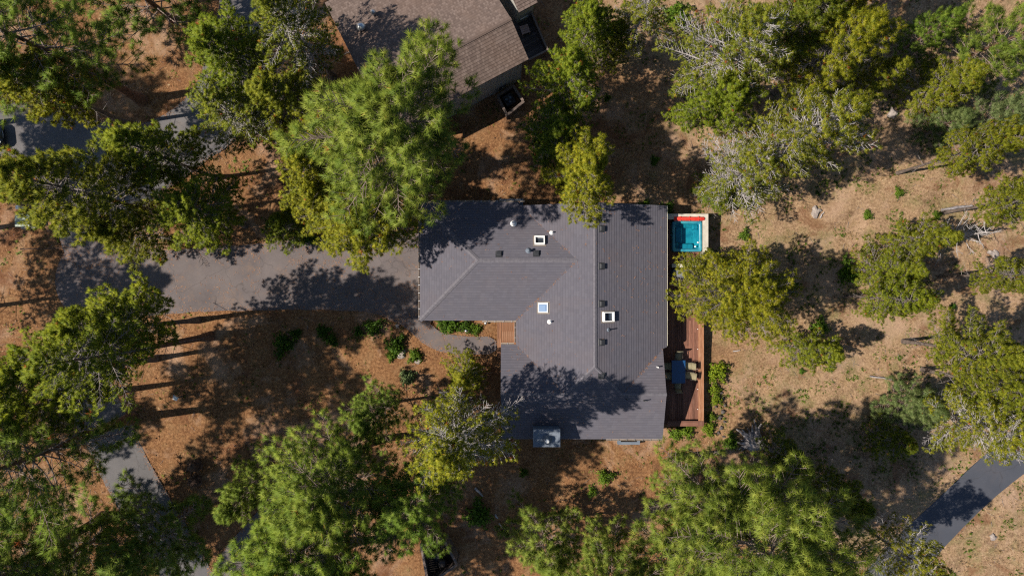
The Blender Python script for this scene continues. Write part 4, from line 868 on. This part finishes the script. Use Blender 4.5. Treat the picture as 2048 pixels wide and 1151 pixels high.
def tree(proto, bx, by, h, r, label, tint=(1,1,1), rz=None, group=None, name='pine_tree'):
    P = PR[proto]; x, y = G(bx, by); sx = r/P['r']; sz = h/P['h']
    root = empty(name, (x, y, -.06), 0, label=label, cat='tree', group=group or ('tall long needled pines' if proto[0] == 'P' else 'young pines' if proto[0] in 'YSK' else 'slender short needled pines'))
    a = rz if rz is not None else random.uniform(0, 6.28)
    for part in ('trunk', 'branches', 'crown'):
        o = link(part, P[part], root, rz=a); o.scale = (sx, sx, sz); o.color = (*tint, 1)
        if part == 'crown': o['kind'] = 'stuff'
    return root
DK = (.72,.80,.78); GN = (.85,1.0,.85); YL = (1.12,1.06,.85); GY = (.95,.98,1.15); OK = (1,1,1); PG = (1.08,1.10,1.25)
TREES = [
 # long needled giants
 ('P0',283,200,17,4.6,'tall dark pine at the top left, trunk foot beside the curved road',(.9,1.0,.9)),
 ('Y0',345,40,13,4.3,'dark pine cut by the top edge, above the tall one at top left',(.80,.95,.9)),
 ('P2',850,350,18,5.1,'huge bright tufted pine standing between the two houses',(1.08,1.08,1.05)),
 ('P3',1345,915,12.5,3.9,'bright pine reaching the south-east corner of the house below the deck',(1.1,1.08,1.15)),
 ('P2',1396,954,18,5.5,'largest pale green pine at the bottom, right of the middle',(1.12,1.1,1.15)),
 ('Y0',1084,1039,9,3.0,'broad young pine at the bottom edge just right of the five sided enclosure',(1.05,1.05,1.15)),
 ('P1',1180,1045,17,3.6,'pine rooted at the lone trunk shadow at the bottom, crown below the edge',OK),
 ('P1',745,880,16,4.1,'broad bright pine left of the twiggy yellow pine below the house',(1.05,1.08,1.0)),
 ('P1',700,985,16,4.1,'bright green pine in the middle of the lower left trio above the bottom edge',(1.0,1.1,.9)),
 ('P2',695,1085,15,4.3,'bright pine cut by the bottom edge, just left of the five sided enclosure shade',(1.0,1.05,.9)),
 ('P3',862,921,13,3.4,'shaded dark pine under the twiggy pine, above the five sided enclosure',(.85,1.0,.9)),
 ('Y1',777,805,10,2.4,'sparse pine with upright shoots over reddish ground below the shrub bed',(.95,1.05,1.05)),
 ('P0',265,835,17.5,4.8,'dark pine with a thick leaning trunk and long straight shadow, lower left',(.9,1.0,.9)),
 ('P3',160,790,17,4.2,'dark green pine at the left edge below the driveway pines',(.9,1.0,.85)),
 ('P2',205,1035,15,4.8,'big dark pine filling the bottom left corner',(1.0,1.05,1.0)),
 ('Y0',366,1030,10,4.0,'tufted young pine over the lower left path at the bottom edge',(.95,1.05,1.1)),
 ('Y0',215,1062,9,3.8,'tufted pine in the bottom left corner, left of the lower path',(.95,1.05,1.0)),
 ('Y1',547,945,9,2.3,'small light pine beside the lower footpath, near the charred stumps',(1.05,1.1,1.1)),
 # slender pines, left half
 ('L0',255,248,15,2.8,'yellow-green pine over the shaded road at the top left',YL),
 ('L1',558,184,13,2.9,'pine on the right side of the curved upper road, topmost there',GN),
 ('T0',668,153,14,3.0,'silver twigged sparse pine left of the shake roofed house',(.9,.95,1.0)),
 ('L2',631,266,12,2.6,'yellow-green pine left of the huge bright pine',OK),
 ('T1',555,283,12,2.6,'grey twiggy pine over the bend of the upper road',(.95,1.0,1.05)),
 ('L3',699,367,12,2.7,'bright yellow-green pine at the lower left of the huge pine',YL),
 ('L0',775,469,12,3.1,'dense yellow-green pine beside the garage, shading its roof',YL),
 ('L2',707,427,11,2.4,'yellow-green pine between driveway and huge pine',YL),
 ('L1',350,432,18,3.2,'long leaning pine with a dark bare trunk foot beside the driveway',(.95,.95,.95)),
 ('K0',345,478,9.5,2.6,'low twiggy pine hanging over the upper edge of the driveway',(.95,.95,.9)),
 ('L3',433,355,13,2.6,'pine on the orange island with a thin curved trunk and shadow',(.95,1.05,.9)),
 ('L1',490,450,11.5,2.7,'green pine over orange ground above the middle of the driveway',(.95,1.05,.9)),
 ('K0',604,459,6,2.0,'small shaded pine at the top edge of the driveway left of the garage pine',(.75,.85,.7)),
 ('L2',395,640,16,3.0,'pine leaning over the lower edge of the driveway at left',(1.05,1.12,.9)),
 ('L0',310,717,17,3.0,'green pine crossed by long dark trunk lines at the left',(.95,1.05,.85)),
 ('T0',932,806,17,3.3,'twiggy yellow-green pine at the south-west corner of the house',(1.25,1.2,1.0)),
 ('K1',935,736,5.5,1.7,'small yellow-green pine just below the entry walk',YL),
 # top middle and right
 ('R0',1122,225,12.5,2.5,'dense green pine with orange dead tufts right of the shake roofed house',GN),
 ('L3',1154,138,11.5,2.1,'green pine at the top edge beside the neighbouring balcony',GN),
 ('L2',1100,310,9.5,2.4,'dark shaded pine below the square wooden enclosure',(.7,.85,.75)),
 ('L0',1144,384,12,2.8,'bright yellow-green pine touching the north edge of the main roof',(1.2,1.12,.85)),
 ('T1',1245,110,13,2.1,'twiggy pine at the top edge over dry grass, nearest the clearing',OK),
 ('K1',1203,126,8,1.7,'small pine at the top edge next to the green pine with dead tufts',OK),
 ('T1',1374,195,16,3.4,'tall grey-green pine at the top, first large one right of the dry clearing',GY),
 ('L1',1386,249,10.5,2.6,'green pine at the lower edge of the tall grey-green pine',GN),
 ('T0',1487,325,17,3.1,'silver twigged pine casting a long trunk shadow to the right',(1.05,1.02,1.0)),
 ('X0',1431,374,11,3.1,'sprawling pine with bare white branches above the hot tub',(1.0,1.0,.95)),
 ('L3',1548,185,14,3.0,'bright yellow-green pine at the top, right of the grey-green one',YL),
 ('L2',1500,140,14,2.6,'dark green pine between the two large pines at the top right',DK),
 ('L0',1605,60,13,2.8,'yellow-green pine cut by the top edge, left of the dark young pine',YL),
 ('Y1',1804,100,7,1.9,'dark green young pine at the top edge in the right part',GN),
 ('Y0',1904,129,10,3.0,'soft tufted young pine in the top right corner',(1,1.05,1.1)),
 ('K0',1672,205,9,2.0,'short yellow-green pine right of the silver twigged pine',OK),
 ('K1',1818,199,8,2.4,'small twiggy pine with a pointed shadow on bare tan ground, upper right',OK),
 ('S0',1850,264,5,2.0,'fluffy pale green sapling beside a short trunk shadow at right',(1,1.05,1.0)),
 ('L0',1796,346,14,1.75,'long leaning pine reaching the right edge, upper of the group',(1.05,1.02,.9)),
 ('S0',1929,262,8,2.5,'pale soft pine at the right edge above the long leaning one',PG),
 ('L2',1886,425,13,2.0,'green pine at the right edge with a grey log at its foot',OK),
 ('K0',1775,489,8,2.0,'green pine left of the dead grey snag on the right',OK),
 ('K1',1729,543,7.5,2.0,'pine below the dead snag with a red dead tuft nearby',(.95,1.0,.9)),
 ('L3',1880,553,12,1.6,'thin pine with a pale trunk pointing at the right edge',OK),
 ('L1',1690,592,11,1.7,'thin pine lying towards the right over the tan slope, pinkish trunk showing',(1.0,1.08,.95)),
 ('K0',1588,694,7.0,2.0,'lone cone shaped pine on the tan slope right of the deck',(1.0,1.05,1.0)),
 ('W0',1411,586,11.5,3.6,'wide yellow-green pine overhanging the deck beside the hot tub',(1.22,1.12,.9)),
 ('K1',1397,532,5.5,1.4,'little pine poking over the corner of the hot tub wall',(1.1,1.1,.9)),
 ('L2',1807,682,12,2.3,'pine at right, uppermost of the cluster above the cycle path',OK),
 ('T1',1824,812,12,2.7,'bright yellow-green pine overhanging the cycle path',(1.15,1.1,.9)),
 ('L0',1846,738,13,2.4,'green pine in the middle of the cluster at the right edge',(1.05,1.08,1.0)),
 ('S0',1785,798,5.5,2.3,'fluffy pale green sapling left of the cluster above the cycle path',(1,1.05,1.0)),
 ('T0',1707,1040,11,2.2,'yellow-green pine at the lower end of the cycle path, bottom edge',YL),
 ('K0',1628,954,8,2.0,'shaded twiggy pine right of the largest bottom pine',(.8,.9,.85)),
 ('K1',1577,1049,10,2.2,'twiggy pine at the bottom edge between largest pine and cycle path',(.9,.98,.9)),
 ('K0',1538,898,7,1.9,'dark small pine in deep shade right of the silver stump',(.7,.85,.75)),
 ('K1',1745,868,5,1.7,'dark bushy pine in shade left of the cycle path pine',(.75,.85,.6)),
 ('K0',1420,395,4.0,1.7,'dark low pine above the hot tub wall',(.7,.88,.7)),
 # beyond the left edge, known by their shadows
 ('L3',-90,622,17,3.4,'pine beyond the left edge shading the driveway end',OK),
 ('B0',420,672,19,2.8,'very tall pine below the driveway, dark trunk line running to the left edge',(.9,1.0,.85)),
 ('P2',-120,262,17,4.5,'pine beyond the left edge shading the upper road',OK),
 ('L1',-60,330,14,3.0,'pine beyond the left edge below the parked car',OK),
 ('P3',-130,470,15,4.0,'pine beyond the left edge above the driveway end',OK),
 ('L0',-60,880,15,3.0,'pine beyond the left edge at the lower left',OK),
]
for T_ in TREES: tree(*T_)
# dead snag with bleached limbs
def snag():
    x, y = G(1852, 480); rng = np.random.default_rng(5); o = empty('dead_snag', (x,y,-.06), 0, label='bleached leafless dead tree with radiating limbs at the right', cat='dead tree')
    MB().tube([(0,0,0),(.1,.0,2.5),(.2,.05,4.6),(.3,.1,6.4)], [.13,.11,.07,.02], 9).build('trunk', M['twig_w'], o)
    for i in range(34):
        z = rng.uniform(1.6, 6.2); az = rng.uniform(0, 6.28); L = (2.3-.28*z)*rng.uniform(.6, 1.15)+.2; dv = np.array([math.cos(az), math.sin(az), rng.uniform(.0, .4)]); p = np.array([.05*z, .015*z, z])
        pts = [p+dv*L*t+np.array([0,0,-.12*L*math.sin(t*3)])+rng.normal(0, .03, 3) for t in (0,.35,.7,1)]
        b = MB().tube([tuple(q) for q in pts], [.036,.028,.02,.008], 5); 
        for _ in range(4):
            a = p+dv*L*rng.uniform(.35, .95); e = a+nrmz(dv+rng.normal(size=3)*.8)*L*.3; b.tube([tuple(a), tuple(e)], [.014,.006], 4, False)
        b.build('limb', M['twig_w'], o)
snag()

# broad leaved shrubs
def shrub_proto(seed, r, h, n, leaf, mats=('leaf','twig_p'), spiky=.5):
    rng = np.random.default_rng(seed); S = []; C = []; AX = []
    for i in range(n):
        az = rng.uniform(0, 6.28); el = rng.uniform(.25, 1.4); L = rng.uniform(.55, 1.05); dv = np.array([math.cos(az)*math.cos(el), math.sin(az)*math.cos(el), math.sin(el)])
        e = dv*np.array([r, r, h])*L*(1+.25*math.sin(az*3+seed)); S.append((np.zeros(3), e*.6, .014, .009)); S.append((e*.6, e, .009, .004))
        for q in range(7): C.append(e*rng.uniform(.45, 1.02)+rng.normal(0, .07, 3)*r); AX.append(nrmz(dv+rng.normal(size=3)*.4))
    return dict(stems=segs_mesh('stems', S, M[mats[1]], 3), leaves=needle_mesh('leaves', np.array(C), np.array(AX), M[mats[0]], rng, 7, leaf, leaf*.55, .75, np.clip(rng.normal(.5,.25,len(C)),0,1)), r=r, h=h)
SH = [shrub_proto(300+i, 1.0, .9, 80, .13) for i in range(3)]; SF = [shrub_proto(320, 1.0, .8, 80, .16, ('needle_y','twig_p'))]
def shrub(px, py, r, h, label, tint=(1,1,1), k=None, cat='shrub', name='shrub'):
    x, y = G(px, py, h*.4); P = (SF[0] if k == 'f' else random.choice(SH)); o = empty(name, (x,y,-.07), random.uniform(0,6.28), label=label, cat=cat, group='shrubs')
    for part in ('stems', 'leaves'):
        c = link(part, P[part], o); c.scale = (r, r, h); c.color = (*tint, 1)
        if part == 'leaves': c['kind'] = 'stuff'
shade_tint = (.5,.68,.45)  # tree shade over the entry beds, put into the leaf tint
for a in ((566,688,1.1,1.0,'shaded green shrub at the left end of the bed below the driveway',shade_tint),(590,668,.6,.6,'small shrub above the left end of the bed below the driveway',shade_tint),(645,662,.7,.7,'small shaded shrub second along the bed below the driveway',shade_tint),(662,680,.7,.6,'low shaded shrub in the middle of the bed below the driveway',shade_tint),
 (745,655,.9,.9,'shaded rounded shrub near the right end of the bed below the driveway',shade_tint),(716,664,.5,.6,'fresh green round shrub in the bed below the driveway',(.8,1,.9)),(790,690,1.0,1.0,'large shaded shrub at the right end of the bed below the driveway',shade_tint),(782,712,.5,.5,'small shrub with yellow tips below the large one in the bed',(.8,.9,.5)),(830,712,.7,.7,'yellow-green shrub between two rocks by the entry walk',(.75,.85,.5)),
 (886,650,.7,.6,'shaded shrub in the bed against the garage wall, left one',shade_tint),(905,652,.8,.7,'shaded shrub in the bed against the garage wall, middle one',(.6,.78,.5)),(930,652,.7,.6,'leafy shrub in the bed against the garage wall, third one',shade_tint),(952,658,.6,.5,'bright leafy shrub in the bed beside the porch deck',(.8,.9,.55)),
 (1440,742,.95,1.0,'bright green spreading shrub right of the deck bench, upper one',(1.7,1.5,.8)),(1428,752,.6,.8,'bright green shrub below the upper one beside the deck bench',(1.6,1.45,.8)),(1430,778,.6,.7,'green shrub in the middle of the bed beside the deck bench',(1.4,1.3,.8)),(1434,800,.6,.7,'green shrub in the lower bed beside the deck bench',(1.4,1.3,.8)),(1424,834,.5,.5,'small green shrub at the lower end of the deck bench bed',(1.1,1.1,.8)),(1418,858,.7,.6,'yellow-green shrub below the corner of the deck bench',(1.2,1.15,.7)),(1375,862,.8,.6,'leafy shrub along the south end of the deck',(1.0,1.05,.7)),(1352,868,.7,.5,'dark leafy shrub near the south-east house corner',(.9,1,.7)),
 (1663,737,.35,.4,'tiny shrub on the tan slope right of the lone pine',(.8,1,.8)),(1737,430,.5,.5,'small round shrub on the tan slope in the right half',(.9,1,.8)),(1605,742,.3,.3,'tiny green tuft below the lone pine',(.7,.95,.8)),(1908,612,.3,.35,'tiny green shrub under the thin pines at right',(.6,1,.7)),(1876,430,.45,.5,'small shrub beside the grey log at right',(.9,1,.8)),
 (1463,885,.8,.7,'dark green shrub left of the silver stump',(.85,1,.8)),(1047,945,.45,.45,'small green shrub on shaded ground below the house',(.9,1,.7)),(1210,955,.8,.7,'green shrub below the house wall near the middle',(.9,1,.7)),(1185,985,.5,.5,'small green shrub left of the one below the house',(.9,1,.7)),(1310,320,.5,.5,'small shrub in the dark shade above the house',(.8,1,.8)),(1215,195,.4,.6,'light green tuft on the dry clearing at the top',(1,1.05,.8)),
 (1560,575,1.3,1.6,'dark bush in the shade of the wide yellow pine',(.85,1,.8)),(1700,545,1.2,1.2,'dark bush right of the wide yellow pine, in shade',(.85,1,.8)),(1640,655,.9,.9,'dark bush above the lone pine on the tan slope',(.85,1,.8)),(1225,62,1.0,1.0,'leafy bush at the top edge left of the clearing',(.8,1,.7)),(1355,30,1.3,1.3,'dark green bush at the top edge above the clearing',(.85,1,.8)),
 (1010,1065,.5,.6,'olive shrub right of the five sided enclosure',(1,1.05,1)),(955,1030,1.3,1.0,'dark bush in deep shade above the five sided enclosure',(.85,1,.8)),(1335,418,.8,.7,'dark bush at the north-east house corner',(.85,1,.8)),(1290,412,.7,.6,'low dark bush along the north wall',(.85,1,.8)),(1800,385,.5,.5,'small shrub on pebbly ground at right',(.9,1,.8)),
 (1480,395,1.2,1.2,'bright green bush beside the sprawling white branched pine',(.9,1,.6)),(1490,470,.6,.5,'olive shrub on the ground right of the hot tub',(.9,1,.9)),(610,470,1.0,.9,'dark leafy bush above the driveway next to the garage pine',(.85,1,.8))): shrub(*a[:4], a[4], a[5])
shrub(815,755,.75,.8,'blue-green soft shrub below the shrub bed, left of the twiggy pine',(1.0,1.1,1.3),'f')

# ------------------------------------------------------------------ ground litter (uncountable)
rngL = np.random.default_rng(77)
def in_poly(X, Y, P):
    P = np.array(P); c = np.zeros(len(X), bool); j = len(P)-1
    for i in range(len(P)):
        cond = ((P[i,1] > Y) != (P[j,1] > Y)) & (X < (P[j,0]-P[i,0])*(Y-P[i,1])/(P[j,1]-P[i,1]+1e-12)+P[i,0]); c ^= cond; j = i
    return c
def free(X, Y, pad_house=True):
    k = np.ones(len(X), bool)
    for P in PAVED: k &= ~in_poly(X, Y, P)
    k &= ~((X > gx0+.4) & (X < w_x+.5) & (Y > gy-gh+.4) & (Y < gy+gh-.4)); k &= ~((X > w_x) & (X < e_x+2.9) & (Y > wy-wh+.4) & (Y < ny-.3)); k &= ~((X > wx0+.3) & (X < 4) & (Y > wy-wh+.4) & (Y < -4.4)); k &= ~((X>-1.2)&(X<1)&(Y<-2)&(Y>-5.2))
    return k
def field(X, Y, seed, f=.35):
    r_ = np.random.default_rng(seed); v = np.zeros_like(X)
    for _ in range(14):
        a = r_.uniform(0, 6.28); k = f*r_.uniform(.5, 3.5); v += np.sin((X*math.cos(a)+Y*math.sin(a))*k*2+r_.uniform(0, 6.28))/14**.5
    return v
def scatter(n, fn):
    X = rngL.uniform(-40, 40, n); Y = rngL.uniform(-22.5, 22.5, n); k = free(X, Y) & (rngL.uniform(size=n) < fn(X, Y)); return X[k], Y[k]
# dry straw and green tufts, mostly on the right
sig = lambda v: 1/(1+np.exp(-v))
X, Y = scatter(66000, lambda x, y: .85*sig((x-12)/3)*sig(field(x, y, 1)*2.2)+.10*sig(field(x,y,4)*3-1))
C = np.stack([X, Y, np.full_like(X, -.06)], 1); AX = np.tile([0,0,1.], (len(X),1))
link('dry_grass', needle_mesh('dry_grass', C, AX, M['straw'], rngL, 6, .22, .032, .62, np.clip(rngL.normal(.5,.25,len(X)),0,1)), kind='stuff', label='pale dry straw tufts over the open slope', cat='grass')
X, Y = scatter(60000, lambda x, y: (1.0*sig((x-11)/3)+.14)*sig(field(x, y, 2, .5)*5-2.6)+ .5*sig((field(x,y,9,.25)*4-5)))
C = np.stack([X, Y, np.full_like(X, -.06)], 1); AX = np.tile([0,0,1.], (len(X),1)); o_ = link('ground_cover', needle_mesh('ground_cover', C, AX, M['leaf'], rngL, 11, .19, .06, .7, np.clip(rngL.normal(.45,.25,len(X)),0,1)), kind='stuff', label='patches of low green weeds on the open ground', cat='weeds'); o_.color = (.9,.95,1.0,1)
# orange needle litter flakes along paving edges and everywhere on the left
X, Y = scatter(60000, lambda x, y: .75*sig(-(x-11)/4)*sig(field(x, y, 3)*2+.5))
ex, ey = [], []
for P in PAVED[:5]:
    for a, b in zip(P, P[1:]+P[:1]):
        for _ in range(int(math.dist(a, b)*16)):
            t = rngL.uniform(); ex.append(a[0]+(b[0]-a[0])*t+rngL.normal(0,.16)); ey.append(a[1]+(b[1]-a[1])*t+rngL.normal(0,.16))
PE = np.stack([ex, ey, np.full(len(ex), .03)], 1)
nd = 5200; dxx = rngL.uniform(-36, -6.2, nd); dyy = rngL.uniform(-3, 5.5, nd); kk = in_poly(dxx, dyy, PAVED[0]) & (rngL.uniform(size=nd) < sig(field(dxx, dyy, 12)*2.5-.6)); PD = np.stack([dxx[kk], dyy[kk], np.full(kk.sum(), .027)], 1)
C = np.concatenate([np.stack([X, Y, np.full_like(X, -.045)], 1), PE, PD]); AX = rngL.normal(size=(len(C),3))*[1,1,.06]; AX /= np.linalg.norm(AX, axis=1, keepdims=True)
def flakes(name, C, AX, n, L, w, m):
    N = len(C); C = np.repeat(C, n, 0)+rngL.normal(0, L*.5, (N*n,3))*[1,1,.12]; a = rngL.uniform(0, 6.28, N*n); D = np.stack([np.cos(a), np.sin(a), rngL.normal(0,.12,N*n)], 1); S = np.stack([-np.sin(a), np.cos(a), rngL.normal(0,.3,N*n)], 1)
    l = L*rngL.uniform(.5,1.2,(N*n,1)); V = np.stack([C-D*l*.5-S*w*.5, C-D*l*.5+S*w*.5, C+D*l*.5], 1).reshape(-1,3); t = np.repeat(np.clip(rngL.normal(.5,.28,N*n),0,1),3)
    return fast_tris(name, V, np.arange(N*n*3).reshape(-1,3), M[m], t)
link('needle_litter', flakes('needle_litter', C, AX, 3, .16, .022, 'litter'), kind='stuff', label='fallen orange pine needles strewn over ground and paving edges', cat='pine needles')
# needles caught in the roof valleys
VP = []
for a, b, n in (((vN,ny,0),(gjx,gy,0),34),((gjx,gy,0),(vS,gy-gh,0),60),((w_x,wy+wh,0),(wjw,wy,0),26),((wx1,vEy,0),(wje,wy,0),44)):
    for _ in range(n):
        t = rngL.uniform(); t = t if rngL.uniform() < .4 else (math.floor(t*7)+.5)/7+rngL.normal(0,.03); t = min(.99, max(.01, t)); x = a[0]+(b[0]-a[0])*t+rngL.normal(0,.035); y = a[1]+(b[1]-a[1])*t+rngL.normal(0,.035)
        try: VP.append((x, y, zroof(x, y)+.035))
        except ValueError: pass
vl = link('valley_needles', flakes('valley_needles', np.array(VP), None, 3, .10, .018, 'litter'), H, kind='stuff')
# needles scattered over the shingles
RX = rngL.uniform(gx0, e_x, 1500); RY = rngL.uniform(wy-wh, gy+gh, 1500); RP = []
for x, y in zip(RX, RY):
    near = max(math.exp(-((x-5)**2+(y-6)**2)/9), math.exp(-((x+4.5)**2+(y-5)**2)/10), math.exp(-((x-9.8)**2+(y-.5)**2)/8), math.exp(-((x-1.5)**2+(y+8)**2)/14), .10)
    if rngL.uniform() > near: continue
    try: RP.append((x, y, zroof(x, y)+.022))
    except ValueError: pass
link('roof_needles', flakes('roof_needles', np.array(RP), None, 3, .15, .016, 'litter'), H, kind='stuff')
# twigs
X, Y = scatter(5200, lambda x, y: .35+.3*sig(field(x, y, 15)*3))
a_ = rngL.uniform(0, 6.28, len(X)); l_ = rngL.uniform(.12, .6, len(X)); Z_ = rngL.uniform(-.05, -.01, len(X))
link('fallen_twigs', segs_mesh('fallen_twigs', [((x, y, z), (x+math.cos(a)*l, y+math.sin(a)*l, z+.03), .014, .006) for x, y, z, a, l in zip(X, Y, Z_, a_, l_)], M['twig'], 3), kind='stuff', label='short grey twigs littering the forest floor', cat='twigs')
# cones
X, Y = scatter(7000, lambda x, y: .8*sig(-(x-2)/6)*sig(field(x, y, 6)*3))
k = (X < -10) & (Y < -4) | (rngL.uniform(size=len(X)) < .25); X, Y = X[k], Y[k]
oc = np.array([[1,0,0],[-1,0,0],[0,1,0],[0,-1,0],[0,0,1.3],[0,0,-1.3]])*.05; of = np.array([[0,2,4],[2,1,4],[1,3,4],[3,0,4],[2,0,5],[1,2,5],[3,1,5],[0,3,5]])
V = (np.stack([X,Y,np.full_like(X,-.02)],1)[:,None]+oc[None]*rngL.uniform(.6,1.3,(len(X),1,1))).reshape(-1,3); F = (np.arange(len(X))[:,None,None]*6+of[None]).reshape(-1,3)
link('pine_cones', fast_tris('pine_cones', V, F, M['cone']), kind='stuff', label='small dark fallen pine cones scattered on orange needles', cat='pine cones')
